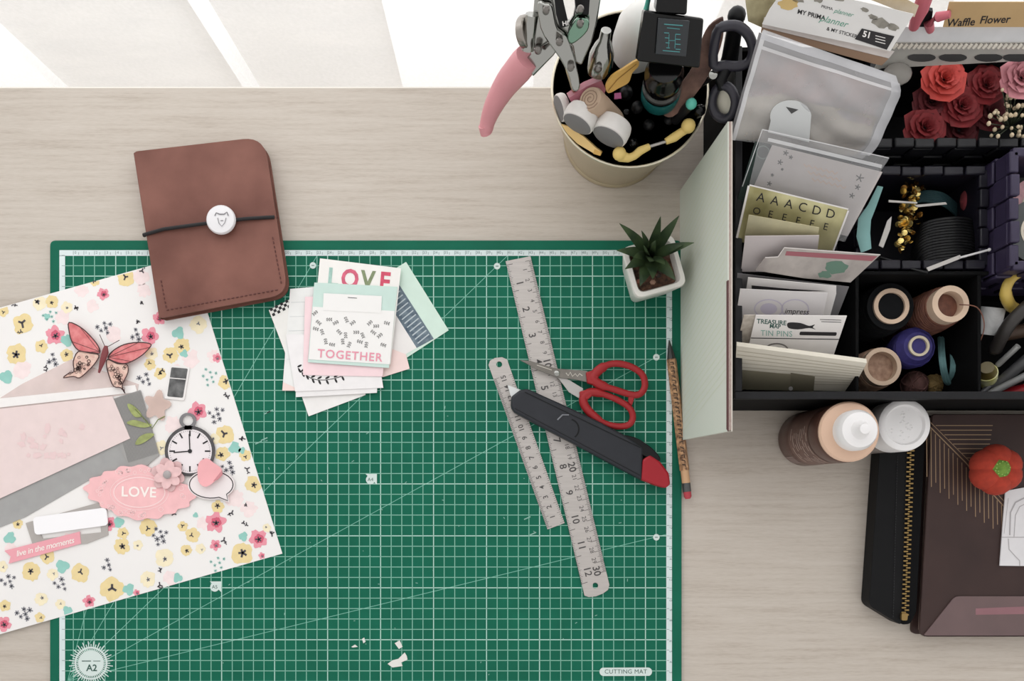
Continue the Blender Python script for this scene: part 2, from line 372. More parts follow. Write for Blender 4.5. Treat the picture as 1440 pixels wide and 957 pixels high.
for i, (x, y, r) in enumerate(Y):
    o = blob(x, y, r * 1.06, 4 if r > 11 else 5, .0001 + i * 1e-6)
    if not o: continue
    o = o.build('yellow_flower_print', pm_['pale' if i % 3 == 2 else 'yellow'], sheet)
    st = star(B(), x + random.uniform(-2, 2), y + random.uniform(-2, 2), r * (.3 if i % 3 == 2 else random.uniform(.34, .5)), n=5 if i % 2 else 3)
    if st.v: st.build('stamens', pm_['grey' if i % 3 == 2 else 'dark'], o)
for x, y, r in ((77, 471, 14), (211, 472, 13), (145, 413, 9), (224, 447, 10), (278, 578, 14), (305, 503, 7), (303, 734, 15), (363, 757, 14), (125, 845, 9), (5, 877, 12), (153, 736, 11), (192, 833, 5), (303, 766, 8), (368, 781, 5)):
    o = blob(x, y, r, 5, .00015, .1, .3)
    if not o: continue
    o = o.build('pink_flower_print', pm_['pink'], sheet); q = blob(x + 1, y, r * .5, 5, .00022)
    if q: q.build('deep_centre', pm_['deep'], o)
    st = star(B(), x + 1, y + 1, r * .34)
    if st.v: st.build('stamens', pm_['dark' if r > 8 else 'grey'], o)
for x, y, r in ((251, 468, 9), (94, 478, 9), (9, 530, 10), (259, 497, 6), (330, 629, 9), (66, 445, 5), (167, 734, 8), (14, 756, 9), (88, 796, 10), (181, 828, 9), (250, 812, 7), (342, 754, 7), (95, 858, 7), (275, 724, 4), (340, 633, 5)):
    o = blob(x, y, r, 3, .00018, .12, .3)
    if o: o.build('teal_leaf_print', pm_['teal'], sheet)
for x, y, k in ((146, 461, 6), (304, 582, 7), (73, 505, 4), (205, 533, 5), (70, 445, 6), (295, 530, 8), (225, 754, 8), (86, 821, 5), (11, 817, 6), (33, 863, 6), (322, 657, 5), (150, 794, 4), (306, 791, 7), (190, 470, 4)):
    b = B(); c_ = 'teal' if (x, y) in ((306, 791), (295, 530), (70, 445)) else 'grey'
    for i in range(k):
        a = i * 2.4; d = 4.5 * math.sqrt(i + .4); star(b, x + d * math.cos(a), y + d * math.sin(a), random.uniform(3, 4.4) if c_ == 'grey' else 2.4, n=6, w=.36)
    if b.v: b.build('sprig_print', pm_[c_], sheet, kind='stuff')
for x, y in ((54, 423), (202, 378), (199, 425), (227, 522), (319, 556), (107, 432), (20, 430), (196, 452), (246, 722), (343, 708), (345, 736), (317, 761), (380, 750), (227, 801), (347, 662), (227, 824), (324, 722), (340, 615), (28, 468), (64, 518)):
    b = B()
    for i in range(2): star(b, x + random.uniform(-3, 3), y + random.uniform(-3, 3), random.uniform(2.5, 4.5), n=3)
    if b.v: b.build('dark_mark_print', pm_['dark'], sheet)

# ------------------------------------------------------------------ die cuts lying on the floral paper
def card(name, label, cat, pts, h, rgb, t=.0004, group=None, rough=.8, mat=None, parts=()):
    pl = F(h); t0 = thing(name, label, cat, pl(sum(p[0] for p in pts) / len(pts), sum(p[1] for p in pts) / len(pts)) - Vector((0, 0, t)), group)
    B().poly(pl, pts, t).build('sheet', mat or M(name + '_%d_%d_%d' % tuple(rgb), rgb, rough, var=.03, scale=80), t0); return t0, pl
vell = clear_mat('pink_vellum', (240, 222, 218), .6, .6)
card('vellum_strip', 'blush vellum wedge tucked under the white-edged pink card', 'vellum', [(-12, 567), (30, 540), (100, 505), (195, 540), (193, 552), (-12, 582)], .40, (0, 0, 0), .0002, mat=vell)
card('white_card_strip', 'narrow white card edge showing above the pale pink card', 'card', [(-12, 561), (190, 541), (193, 551), (-12, 574)], .46, (236, 232, 230))
gv = clear_mat('grey_vellum', (168, 167, 166), .86, .5)
card('vellum_sheet', 'smoky grey vellum band running under the pale pink card', 'vellum', [(-12, 703), (184, 612), (186, 660), (130, 672), (35, 727), (-12, 746)], .42, (0, 0, 0), .0002, mat=gv)
rc, pl = card('corrugated_card', 'grey finely ridged card piece beneath the leaf sprig', 'card', [(154, 562), (197, 548), (205, 575), (224, 640), (190, 668), (172, 640)], .47, (158, 156, 154), .0005)
b = B()
for i in range(24):
    a = i / 23; b.stroke(pl, [(156 + 42 * a, 562 - 13 * a), (181 + 42 * a, 650 - 13 * a)], .7, .0003)
b.build('ridges', M('ridge_grey', (128, 126, 125), .8), rc)
pc, pl = card('pink_card', 'pale dusty pink card with white edge under the butterfly', 'card', [(-12, 576), (158, 557), (183, 616), (-12, 706)], .54, (226, 207, 205), .0006)
b = B()
for i in range(26): b.disc(pl, min(115, max(8, random.gauss(58, 26))), min(640, max(592, random.gauss(622, 18))), random.uniform(2, 5), off=.00012 + i * 4e-6, wob=.4)

b.v = [v for v in b.v]; b.build('pink_smudges', M('smudge_pink', (227, 200, 200), .8), pc, kind='stuff')
# leaf sprig
sp = thing('leaf_sprig', 'green watercolour leaf sprig sticker beside the grey ridged card', 'sticker', P(200, 600, .5)); pl = F(.56)
for q in ([(179, 568), (186, 569), (196, 578), (199, 585), (190, 586), (183, 578)], [(178, 594), (188, 590), (203, 594), (214, 597), (203, 601), (186, 598)], [(190, 624), (196, 614), (207, 609), (217, 610), (210, 617), (198, 624)]):
    B().poly(pl, smooth(q, k=3), .0003).build('leaf', M('leaf_print', (150, 158, 100), .8, var=.25, scale=150), sp)
b = B(); b.stroke(pl, [(190, 575), (206, 592), (214, 602), (222, 590), (232, 585)], 1.5, .0001); b.build('stem', M('stem_print', (110, 120, 70), .8), sp)
q = []
for i in range(40):
    a = 2 * PI * i / 40; k = 16 + 4 * math.cos(5 * a + .6); q.append((221 + k * math.cos(a), 570 + k * 1.15 * math.sin(a)))
B().poly(F(.53), q, .0002).build('watercolour_flower', clear_mat('peach_blot', (222, 196, 186), .62, .7), label='soft peach watercolour flower cut-out below the film slide', cat='sticker')
# film slide
fs = thing('film_slide', 'small white-framed black film slide sticker on the floral paper', 'sticker', P(249, 538, .4)); pl = F(.47)
B().poly(pl, rpoly([(239, 513), (267, 516), (259, 563), (231, 560)], 3), .0008).build('frame', white_p, fs)
B().poly(F(.49), rpoly([(241, 516), (264, 518), (257, 559), (235, 557)], 2), .0002).build('picture', M('film_black', (42, 42, 44), .4, rgb2=(120, 120, 120), scale=90), fs)
B().stroke(F(.5), [(238, 531), (261, 533)], 1.2).build('frame_line', white_p, fs)
# butterfly
bf = thing('butterfly', 'coral pink die-cut butterfly with lacy lower wings on the paper', 'die cut', P(150, 500, .5)); pl = F(.85); pw = F(.78)
wing = M('wing_coral', (196, 92, 96), .6, rgb2=(224, 140, 140), scale=120); lace = M('wing_lace', (232, 204, 188), .7, rgb2=(206, 160, 148), scale=200)
W1 = [(97, 453), (112, 459), (126, 471), (138, 486), (140, 496), (125, 495), (110, 492), (101, 480), (97, 465)]
W2 = [(152, 501), (160, 492), (175, 484), (195, 481), (211, 483), (211, 488), (200, 499), (185, 508), (172, 511), (156, 506)]
W3 = [(110, 494), (126, 496), (139, 499), (134, 510), (124, 521), (112, 531), (103, 529), (89, 531), (96, 525), (104, 522), (103, 508)]
W4 = [(151, 505), (165, 511), (178, 512), (180, 523), (173, 538), (172, 544), (176, 553), (170, 545), (160, 543), (154, 530), (150, 515)]
for q, nm, m, pp in ((W3, 'lower_wing', lace, pw), (W4, 'lower_wing', lace, pw), (W1, 'upper_wing', wing, pl), (W2, 'upper_wing', wing, pl)):
    q = smooth(q, k=3); o = B().poly(pp, q, .0004).build(nm, m, bf)
    B().stroke(pp, q, 1.5, .0002, True).build('outline', M('wing_ink', (70, 45, 45), .7), o)
b = B()
for q in (W3, W4):
    cxx = sum(p[0] for p in q) / len(q); cyy = sum(p[1] for p in q) / len(q)
    for i in range(34): t_ = q[i % len(q)]; k_ = random.uniform(.1, .82); b.stroke(pw, circ(cxx + (t_[0] - cxx) * k_, cyy + (t_[1] - cyy) * k_, random.uniform(1.3, 2.6), n=7), .6, .0003, True)
for root, q in (((140, 494), W1), ((152, 502), W2)):
    for p in q[1:8:2]: b.stroke(pl, [root, p], .6, .0003)
b.build('wing_veins', M('wing_ink', (70, 45, 45)), bf)
B().tube([P(149, 486, .95), P(148, 495, 1.0), P(144, 508, 1.0), P(139, 524, .95)], [R(2.5), R(5), R(4), R(1.5)], 8, flat=.5).build('body', M('moth_body', (120, 52, 56), .6), bf)
B().stroke(F(1.0), [(148, 488), (140, 470)], 1).stroke(F(1.0), [(150, 488), (168, 478)], 1).build('antennae', M('wing_ink', (70, 45, 45)), bf)
# pocket watch
pw_ = thing('pocket_watch', 'die-cut pocket watch with white dial and black numerals', 'die cut', P(266, 630, .4)); pl = F(.56); p2 = F(.58)
B().poly(pl, circ(267, 634, 34, n=36), .0008).build('dial', M('dial_white', (232, 224, 226), .7, var=.03), pw_)
plate(circ(267, 634, 35.5, n=40), [circ(267, 634, 31, n=40)], p2, .0006).build('case', M('watch_case', (75, 72, 74), .6, var=.3, scale=120), pw_)
b = B()
for i in range(60):
    a = 2 * PI * i / 60; r0 = 27.5 if i % 5 else 21; b.stroke(pl, [(267 + r0 * math.cos(a), 634 + r0 * math.sin(a)), (267 + 29 * math.cos(a), 634 + 29 * math.sin(a))], .5 if i % 5 else 2.2)
b.build('numerals', ink, pw_)
b = B(); b.stroke(pl, [(267, 634), (266, 610)], 1.6, .0004); b.stroke(pl, [(267, 634), (244, 636)], 1.6, .0004); b.disc(pl, 267, 634, 3, off=.0005); b.build('hands', ink, pw_)
plate(circ(264, 591, 12, 11), [circ(264, 591, 7.5, 7)], p2, .0006).build('bow', M('watch_bow', (120, 118, 120), .5), pw_)
B().poly(p2, [(260, 598), (269, 598), (270, 604), (259, 604)], .0006).build('crown', M('watch_case', (0, 0, 0)), pw_)
# speech bubble, pink heart flake
sb = thing('speech_bubble', 'white oval speech bubble die cut outlined in black', 'die cut', P(296, 683, .4)); pl = F(.62)
q = circ(297, 681, 33, 21, n=30, a0=1.0, a1=1.0 + 2 * PI)[1:] + [(322, 706)]
B().poly(pl, q, .0006).build('bubble', M('bubble_white', (235, 226, 226), .8), sb)
B().stroke(pl, [(297 + (x - 297) * .93, 682 + (y - 682) * .9) for x, y in q], 1.3, .0002, True).build('outline', ink, sb)
ph = thing('paper_heart', 'folded coral pink paper petal on the pocket watch dial', 'die cut', P(293, 662, .6)); pl = Plane((278, 650, .72), (308, 650, .72), (293, 680, 1.1))
B().poly(pl, smooth([(279, 652), (290, 644), (300, 650), (312, 660), (306, 672), (290, 684), (279, 676)], k=3), .0005).build('petal', M('petal_coral', (232, 168, 172), .7, var=.08), ph)
B().poly(pl, [(300, 676), (312, 661), (313, 667), (306, 674)], .0006, .0006).build('fold', M('petal_fold', (196, 130, 136), .7), ph)
# pink ornate label
lv = thing('ornate_label', 'pink scalloped oval label with white lettering on the paper', 'label', P(195, 692, .4)); pl = F(.6)
q = []
for i in range(96):
    a = 2 * PI * i / 96; k = 1 + .045 * math.cos(a * 16) + .05 * math.cos(4 * a); q.append((196 + 73 * k * math.cos(a) - 3 * math.sin(a), 692 + 36 * k * math.sin(a) + 6 * math.cos(a)))
B().poly(pl, q, .001).build('base', M('label_pink', (238, 186, 188), .75, var=.05, scale=100), lv)
b = B()
b.stroke(pl, [(196 + 36 * math.cos(a * PI / 16), 692 + 21 * math.sin(a * PI / 16)) for a in range(32)], 1.6, .0002, True)
b.stroke(pl, [(196 + 41 * math.cos(a * PI / 16), 692 + 25 * math.sin(a * PI / 16)) for a in range(32)], .8, .0002, True)
for i in range(46):
    a = random.uniform(0, 2 * PI); k = random.uniform(.76, .95); b.stroke(pl, circ(196 + 68 * k * math.cos(a), 692 + 35 * k * math.sin(a), random.uniform(1.5, 3.5), n=7), .8, .00018, True)
b.build('scrollwork', M('label_light', (246, 212, 212), .75), lv)
b = B(); text(b, pl, 'LOVE', 195, 692, 20, 2, spacing=1.05, bold=.02); b.build('lettering', M('label_white', (245, 235, 230), .75), lv)
# layered flower
fl = thing('paper_flower', 'layered dusty pink paper flower with grey centre on the label', 'die cut', P(236, 667, .6))
for lay, (r, h0, c) in enumerate(((24, .68, (214, 178, 178)), (20, .9, (228, 190, 190)))):
    for i in range(6):
        a = 2 * PI * i / 6 + .3 + lay * .4; ux, uy = math.cos(a), math.sin(a); pl = F(h0 + .01 * i); x, y = 236 + ux * r * .52, 667 + uy * r * .52
        B().poly(pl, [(x + (r * .5) * (math.cos(t) * ux) - (r * .36) * math.sin(t) * uy, y + (r * .5) * math.cos(t) * uy + (r * .36) * math.sin(t) * ux) for t in [2 * PI * k / 12 for k in range(12)]], .0004).build('petal', M('flower_petal%d' % lay, c, .75, var=.08, scale=150), fl)
B().ball(P(235, 667, 1.0), R(6), sc=(1, 1, .5)).build('centre', M('flower_centre', (165, 158, 158), .6), fl)
# label holder + white label + phrase strip
lh = thing('label_holder', 'grey chipboard label frame behind the blank white label', 'label', P(95, 742, .4)); pl = F(.46)
plate([(36, 735), (150, 703), (152, 752), (122, 764), (48, 772)], [[(50, 736), (140, 714), (142, 748), (60, 757)]], pl, .0008).build('frame', M('chip_grey', (172, 166, 162), .7, var=.08), lh)
B().poly(F(.6), rpoly([(46, 727), (149, 713), (152, 738), (49, 752)], 6), .0012).build('blank_label', M('bright_white', (243, 241, 243), .7), label='blank white rounded label on the grey chipboard frame', cat='label')
st = thing('phrase_strip', 'pink strip of scrapbook phrase lettering near the paper edge', 'label', P(62, 770, .4)); pl = F(.5)
B().poly(pl, [(6, 774), (112, 747), (114, 764), (12, 792), (15, 782)], .0006).build('strip', M('strip_pink', (232, 162, 172), .75, var=.04), st)
b = B(); text(b, pl, 'live in the moments', 63, 769, 11.5, -13.5, shear=.3, spacing=.92, bold=.008); b.build('lettering', M('label_white', (245, 235, 230)), st)

# ------------------------------------------------------------------ leather notebook
nb = thing('leather_notebook', 'brown stitched leather notebook with black elastic and white button', 'notebook', P(298, 325, .4))
lea = M('leather', (104, 64, 55), .6, rgb2=(134, 90, 79), scale=16, bump=.25, var=.1, spec=.3)
C4 = [(188, 213), (371, 192), (405, 413), (225, 447)]
q = rpoly(C4, [6, 30, 26, 4], 7)
hi, lo = F(1.55), F(.62)
q2 = [(x + (0 if x < 250 else 1), y + 1) for x, y in q]
b = B(); b.poly(hi, q, .0022)
b.poly(lo, [(705 + (x - 705) * .989, 690 + (y - 690) * .989) for x, y in q2], .0022)
sp_ = [hi(189, 216), hi(225, 445)]
for i in range(1):      # spine wraps from front to back cover
    n = 8; vs = []; a, c = hi(190, 214) - Vector((0, 0, .0011)), hi(226, 446) - Vector((0, 0, .0011)); d = (c - a).normalized(); out = Vector((d.y, -d.x, 0))
    if out.x > 0: out = -out
    for e in (a, c):
        for rr in (.0056, .0040):
            for k in range(n + 1):
                t = PI * k / n; vs.append(e + out * (rr * math.sin(t) * .55) + Vector((0, 0, -.0046 + rr * math.cos(t))))
    m = n + 1; fs_ = []
    for k in range(n): fs_ += [(k, k + 1, 2 * m + k + 1, 2 * m + k), (m + k + 1, m + k, 3 * m + k, 3 * m + k + 1), (k, m + k, m + k + 1, k + 1), (2 * m + k, 2 * m + k + 1, 3 * m + k + 1, 3 * m + k)]
    b.add(vs, fs_)
b.build('leather_cover', lea, nb)
B().poly(F(1.32), [(192, 218), (358, 202), (392, 404), (229, 438)], .0066).build('page_block', M('page_edge', (214, 200, 180), .8), nb)
def stitches(pl, a, c, n, w=1.6):
    b = B(); a, c = Vector(a), Vector(c)
    for i in range(n):
        t0 = (i + .2) / n; t1 = (i + .75) / n; p, r = a.lerp(c, t0), a.lerp(c, t1); b.tube([pl(*p, .0002), pl(*a.lerp(c, (t0 + t1) / 2), .0005), pl(*r, .0002)], R(w / 2, 2), 5)
    return b
thread = M('stitch_thread', (88, 46, 42), .7)
for a, c, n in (((233, 436), (392, 407), 26), ((383, 332), (396, 400), 11), ((226, 393), (234, 434), 7)): stitches(hi, a, c, n).build('stitching', thread, nb)
el = M('elastic', (22, 20, 22), .7)
B().tube([P(203, 331, 1.0), P(202, 330, 1.6), P(230, 322, 1.75), P(311, 311, 1.9), P(350, 307, 1.75), P(385, 305, 1.65), P(388, 306, 1.0)], R(2.6, 2.2), 8).build('elastic_band', el, nb)
bt = B().lathe([(0, 0), (R(18), 0), (R(20), .0012), (R(20), .0028), (R(18.5), .0042), (R(10), .005), (0, .0052)], P(312, 310, 1.85), n=32).build('button', M('button_white', (226, 224, 226), .35, var=.03), nb)
b = B(); pl = F(2.42); b.stroke(pl, [(302, 303), (304, 299), (309, 301), (315, 301), (319, 298), (321, 303)], 1.4, 0); b.stroke(pl, [(306, 306), (308, 314), (312, 318), (316, 313), (318, 306)], .8, 0); b.stroke(pl, [(310, 310), (314, 310)], 1, 0)
b.build('animal_emblem', grey_ink, bt)

# ------------------------------------------------------------------ pile of journaling cards
gcards = None
def jc(label, pts, h, rgb): return card('journal_card', label, 'card', pts, h, rgb, .0005)
H0 = .38
c, pl = jc('mint green journaling card with navy script block at the pile edge', [(571, 368), (631, 464), (556, 513), (500, 412)], H0, (206, 226, 214))
B().face(pl, [(560, 398), (610, 476), (586, 489), (545, 424)]).build('navy_block', M('navy_print', (66, 82, 98), .8, rgb2=(120, 135, 145), scale=160), c)
b = B()
for i in range(13):
    t = i / 13; x, y = 560 + 48 * t, 402 + 72 * t; b.stroke(pl, [(x - 1, y + 1), (x - 17, y + 14)], 1.6, .0003)
b.build('script_lines', M('script_pale', (185, 195, 200), .8), c)
B().face(pl, [(545, 424), (586, 489), (552, 508), (520, 455)], .0002).build('white_panel', white_p, c)
c, pl = jc('blush pink journaling card poking from the lower pile', [(500, 470), (571, 498), (576, 518), (538, 530), (480, 520)], H0 + .06, (238, 214, 210))
c, pl = jc('white journaling card with black gingham strip tucked by the notebook', [(378, 436), (440, 404), (480, 500), (404, 504)], H0 + .1, (232, 230, 226))
b = B()
for i in range(10):
    for j in range(3):
        if (i + j) % 2 == 0:
            x, y = 379 + i * 3.6 + j * 1.6, 434 - i * 1.9 + j * 3.6; b.face(pl, [(x, y), (x + 3.6, y - 1.9), (x + 5.2, y + 1.7), (x + 1.6, y + 3.6)])
b.build('gingham_checks', ink, c)
c, pl = jc('blank white card end lowest at the foot of the pile', [(424, 556), (510, 530), (514, 555), (434, 585)], H0 + .04, (234, 231, 229))
c, pl = jc('white card with faint ruled lines and blush corner', [(408, 406), (500, 398), (520, 545), (397, 549)], H0 + .16, (232, 232, 230))
b = B()
for i in range(5): b.stroke(pl, [(409 - i * 1.5, 425 + i * 20), (440, 424 + i * 20)], .6)
b.build('ruled_lines', M('rule_grey', (205, 208, 208), .8), c)
B().face(pl, [(398, 537), (416, 545), (416, 549), (397, 549)]).build('blush_corner', M('blush', (238, 214, 208), .8), c)
c, pl = jc('plain white card peeking below the black leaf garland card', [(416, 520), (532, 515), (530, 552), (416, 558)], H0 + .22, (233, 230, 230))
c, pl = jc('white card stamped with a black leaf garland', [(402, 470), (527, 468), (539, 545), (415, 550)], H0 + .3, (234, 231, 231))
b = B(); path = [(419, 517), (424, 523), (430, 527), (438, 532), (447, 534), (458, 534), (470, 532), (480, 529)]; b.stroke(pl, path, 1)
for i, (x, y) in enumerate(path):
    a = .5 - i * .13
    for s_ in (-1, 1): b.disc(pl, x + 2.5 * math.cos(a), y + s_ * 3.2 + math.sin(a), 3.6, 1.5, rot=s_ * .8 + .3, n=8)
b.build('leaf_garland', ink, c)
c, pl = jc('soft pink card directly beneath the lettered mint card', [(429, 417), (550, 415), (538, 529), (426, 527)], H0 + .38, (240, 212, 216))
c, pl = jc('white card lettered LOVE in watercolour at the pile top', [(450, 363), (564, 377), (549, 512), (437, 498)], H0 + .46, (236, 233, 229))
for s_, x, col in (('L', 468, (162, 196, 186)), ('O', 492, (206, 98, 122)), ('V', 517, (128, 140, 106)), ('E', 541, (205, 80, 105))):
    b = B(); text(b, pl, s_, x, 391 + (x - 468) * .08, 36, 5, bold=.03, sx=.85); b.build('letter', M('letter_%d' % x, col, .8, var=.2, scale=140), c)
c, pl = jc('mint bordered card with black sprigs and pink TOGETHER lettering', [(442, 397), (559, 403), (547, 517), (433, 509)], H0 + .54, (198, 220, 212))
pl = F(H0 + .58)
B().poly(pl, [(440, 431), (555, 437), (548, 512), (434, 505)], .0003).build('sprig_panel', M('panel_white', (236, 234, 232), .8), c)
B().face(pl, [(455, 412), (537, 416), (536, 440), (454, 436)], .0002).build('white_tab', M('panel_white', (0, 0, 0)), c)
b = B()
for i in range(24):
    x, y = 443 + (i * 43 % 105), 440 + (i * 29 % 44); y += (x - 444) * .05; a = random.uniform(0, PI); b.stroke(pl, [(x - 4 * math.cos(a), y - 4 * math.sin(a)), (x + 4 * math.cos(a), y + 4 * math.sin(a))], .5, .0003)
    for k in range(3):
        for s_ in (-1, 1): b.disc(pl, x + (k - 1) * 3 * math.cos(a) - s_ * 1.5 * math.sin(a), y + (k - 1) * 3 * math.sin(a) + s_ * 1.5 * math.cos(a), 1.3, .5, off=.0003, rot=a + s_ * .7, n=6)
b.stroke(pl, [(489, 418), (502, 419)], .8, .0004); b.build('black_sprigs', ink, c)
b = B(); text(b, pl, 'TOGETHER', 492, 500, 16.5, 4, spacing=1.12, bold=.012, off=.0003); b.build('pink_lettering', M('pink_lettering', (228, 150, 168), .8), c)

# ------------------------------------------------------------------ rulers
def ruler(label, O, hole, h, Lp, n_in, dirs, cm_n, right_cm):
    t0 = thing('steel_ruler', label, 'ruler', P(O[0][0], O[0][1], h)); pl = F(h)
    plate(O, [circ(hole[0], hole[1], 4.2, n=14)], pl, .001).build('blade', steel, t0)
    return t0, pl
def lerp2(a, b, t): return (a[0] + (b[0] - a[0]) * t, a[1] + (b[1] - a[1]) * t)
# long
TL, TR, BR, BL = (711, 367), (746, 360), (857, 822), (820, 834)
t0, pl = ruler('long steel ruler with rounded end beneath the cutter and scissors', [TL, TR, BR, (855, 829), (848, 834), (838, 838), (828, 839), (822, 837)], (837, 823), .48, 0, 12, 0, 30, True)
b = B()
for i in range(301):
    t = .012 + i / 300 * .945; e = lerp2(TR, BR, t); w_ = 9 if i % 10 == 0 else 6.5 if i % 5 == 0 else 4; f = lerp2(e, lerp2(TL, BL, t), w_ / 36)
    b.stroke(pl, [e, f], .5 if i % 10 else .7, .0001)
for i in range(193):
    t = .012 + i / 192 * .945 * 30.48 / 30; e = lerp2(TL, BL, min(t, .99)); w_ = 9 if i % 16 == 0 else 5 if i % 4 == 0 else 3.2; f = lerp2(e, lerp2(TR, BR, min(t, .99)), w_ / 36)
    b.stroke(pl, [e, f], .5 if i % 16 else .8, .0001)
for i in range(1, 31):
    t = .012 + (i - .25) / 30 * .945; p = lerp2(lerp2(TL, BL, t), lerp2(TR, BR, t), .66); text(b, pl, str(i), *p, 14 if i % 10 == 0 else 8.5, 76 + 90 - 90, bold=.02 if i % 10 == 0 else 0, off=.0001)
for i in range(1, 13):
    t = .012 + (i - .25) / 12 * .95; p = lerp2(lerp2(TL, BL, t), lerp2(TR, BR, t), .34); text(b, pl, str(i), *p, 14, 76, bold=.015, off=.0001)
b.build('graduations', M('etched_black', (72, 68, 68), .6), t0)
# short
TL, TR, BR, BL = (687, 512), (714, 505), (794, 735), (770, 744)
t0, pl = ruler('short steel ruler with hanging hole lying left of the long one', [(687, 513), (689, 507), (696, 503), (706, 502), (713, 505), BR, BL], (702, 512), .42, 0, 6, 0, 15, False)
b = B()
for i in range(151):
    t = 1 - .01 - i / 150 * .9; e = lerp2(TL, BL, t); w_ = 8 if i % 10 == 0 else 6 if i % 5 == 0 else 3.6; b.stroke(pl, [e, lerp2(e, lerp2(TR, BR, t), w_ / 27)], .55, .0001)
    e = lerp2(TR, BR, t)
    if i % 2 == 0: b.stroke(pl, [e, lerp2(e, lerp2(TL, BL, t), (6 if i % 10 == 0 else 3.2) / 27)], .5, .0001)
for i in range(1, 16):
    t = 1 - .01 - (i - .2) / 15 * .9; text(b, pl, str(i), *lerp2(lerp2(TL, BL, t), lerp2(TR, BR, t), .5), 10, 72 + 180, bold=.015, off=.0001)
b.build('graduations', M('etched_black', (0, 0, 0)), t0)

# ------------------------------------------------------------------ cutter, scissors, pencil
cu = thing('utility_cutter', 'charcoal snap-off cutter with red end cap across the rulers', 'cutter', P(830, 615, .5)); pl = F(1.75)
grey_pl = M('cutter_grey', (36, 38, 44), .45, var=.06, scale=90, spec=.35)
q = [(719, 557), (731, 548), (742, 546), (793, 569), (840, 591), (882, 613), (905, 629), (903, 675), (860, 652), (812, 626), (760, 599), (723, 579), (718, 571)]
o = B().poly(pl, q, .0125).build('handle', grey_pl, cu, bevel=.002)
red = M('red_plastic', (156, 26, 38), .4, spec=.35)
B().poly(F(1.8), rpoly([(904, 646), (914, 639), (928, 648), (941, 665), (943, 681), (936, 686), (922, 682), (902, 674)], 3), .0132).build('end_cap', red, cu, bevel=.0018)
B().poly(F(1.7), smooth([(868, 612), (892, 614), (915, 628), (928, 642), (926, 648), (905, 640), (885, 626)], k=3), .008).build('slider', black, cu, bevel=.001)
B().poly(F(1.3), [(714, 541), (735, 549), (722, 560), (718, 556)], .0006).build('blade', M('blade_pale', (214, 216, 216), .3, .4), cu)
b = B(); pl = F(1.78); b.stroke(pl, circ(800, 603, 14, 14, n=14, a0=-1.3, a1=1.1), 2.2, .0002); b.stroke(pl, [(724, 574), (900, 668)], .8, .0001); b.stroke(pl, [(738, 551), (900, 629)], 1.2, .0001); b.build('grip_groove', black, cu)
B().tube([P(784, 590, 1.8), P(791, 583, 1.8), P(800, 583, 1.8)], R(1, 1.8), 6).build('lock_mark', M('light_mark', (120, 122, 128), .5), cu)

sc = thing('red_scissors', 'small steel scissors with red plastic finger loops', 'scissors', P(820, 550, .5))
bl = M('scissor_steel', (120, 116, 110), .33, .8, var=.1, scale=60)
B().poly(F(1.15), [(731, 506), (745, 507), (783, 518), (824, 521), (830, 524), (830, 538), (808, 533), (788, 531), (760, 521)], .0018).build('blade', bl, sc)
B().poly(F(.93), [(742, 511), (783, 521), (792, 529), (820, 546), (815, 560), (800, 551), (785, 531), (760, 521)], .0018).build('blade', M('scissor_steel_light', (178, 175, 172), .3, .8), sc)
B().lathe([(R(4), 0), (R(4), .003), (R(2.5), .0036), (0, .0037)], P(783, 525, .95), n=16).build('pivot_screw', chrome, sc)
rs = M('scissor_red', (152, 32, 37), .45, spec=.35)
U = smooth([(834, 531), (845, 518), (862, 511), (884, 514), (902, 525), (907, 540), (902, 552), (890, 555), (866, 548), (845, 541)], k=4)
D = smooth([(822, 556), (836, 551), (862, 559), (884, 572), (890, 586), (884, 597), (866, 599), (846, 593), (830, 580), (821, 567)], k=4)
B().tube([P(x, y, 1.15) for x, y in U], [R(4.6 if x > 850 else 6.5) for x, y in U], 10, True, .9).build('finger_loop', rs, sc)
B().tube([P(x, y, 1.05) for x, y in D], [R(4.4 if x > 845 else 6) for x, y in D], 10, True, .9).build('finger_loop', rs, sc)
B().poly(F(1.45), [(824, 523), (838, 519), (842, 530), (838, 541), (826, 538)], .007).build('handle_root', rs, sc, bevel=.001)
B().poly(F(1.35), [(815, 550), (830, 546), (834, 555), (826, 562), (816, 558)], .007).build('handle_root', rs, sc, bevel=.001)
B().poly(F(1.3), [(884, 557), (893, 557), (889, 570), (884, 566)], .004).build('stop_bump', rs, sc, bevel=.001)
b = B(); pl = F(1.17); b.stroke(pl, [(796, 524), (799, 528), (802, 523), (805, 529), (809, 525), (812, 529), (815, 525), (819, 528)], 1); b.stroke(pl, [(755, 513), (776, 520)], .8); b.build('etched_script', M('etch_pale', (205, 200, 190), .5), sc)

pe = thing('pencil', 'patterned wooden pencil with red eraser at the mat edge', 'pencil', P(955, 590, .3))
A0, A1 = Vector((941, 478)), Vector((967.5, 701))
def pp(t, h): q = A0.lerp(A1, t); return P(q.x, q.y, h)
B().tube([pp(0, .62), pp(.045, .66), pp(.12, .72)], [R(.6), R(3), R(6.2)], 8).build('black_tip', M('pencil_tip', (40, 38, 36), .5), pe)
B().tube([pp(.12, .72), pp(.82, .72)], R(6.8), 6).build('wooden_shaft', M('pencil_wood', (92, 62, 44), .6, rgb2=(205, 160, 118), scale=260), pe)
B().tube([pp(.82, .72), pp(.9, .72)], R(5.8), 12).build('collar', M('pencil_tan', (200, 160, 122), .6), pe)
B().tube([pp(.9, .72), pp(.955, .72)], R(5.9), 12).build('ferrule', M('ferrule', (90, 92, 92), .3, .8), pe)
B().tube([pp(.955, .72), pp(.985, .72), pp(1, .72)], [R(5.4), R(5.4), R(3.4)], 12).build('eraser', M('eraser_red', (176, 62, 72), .7), pe)
b = B()
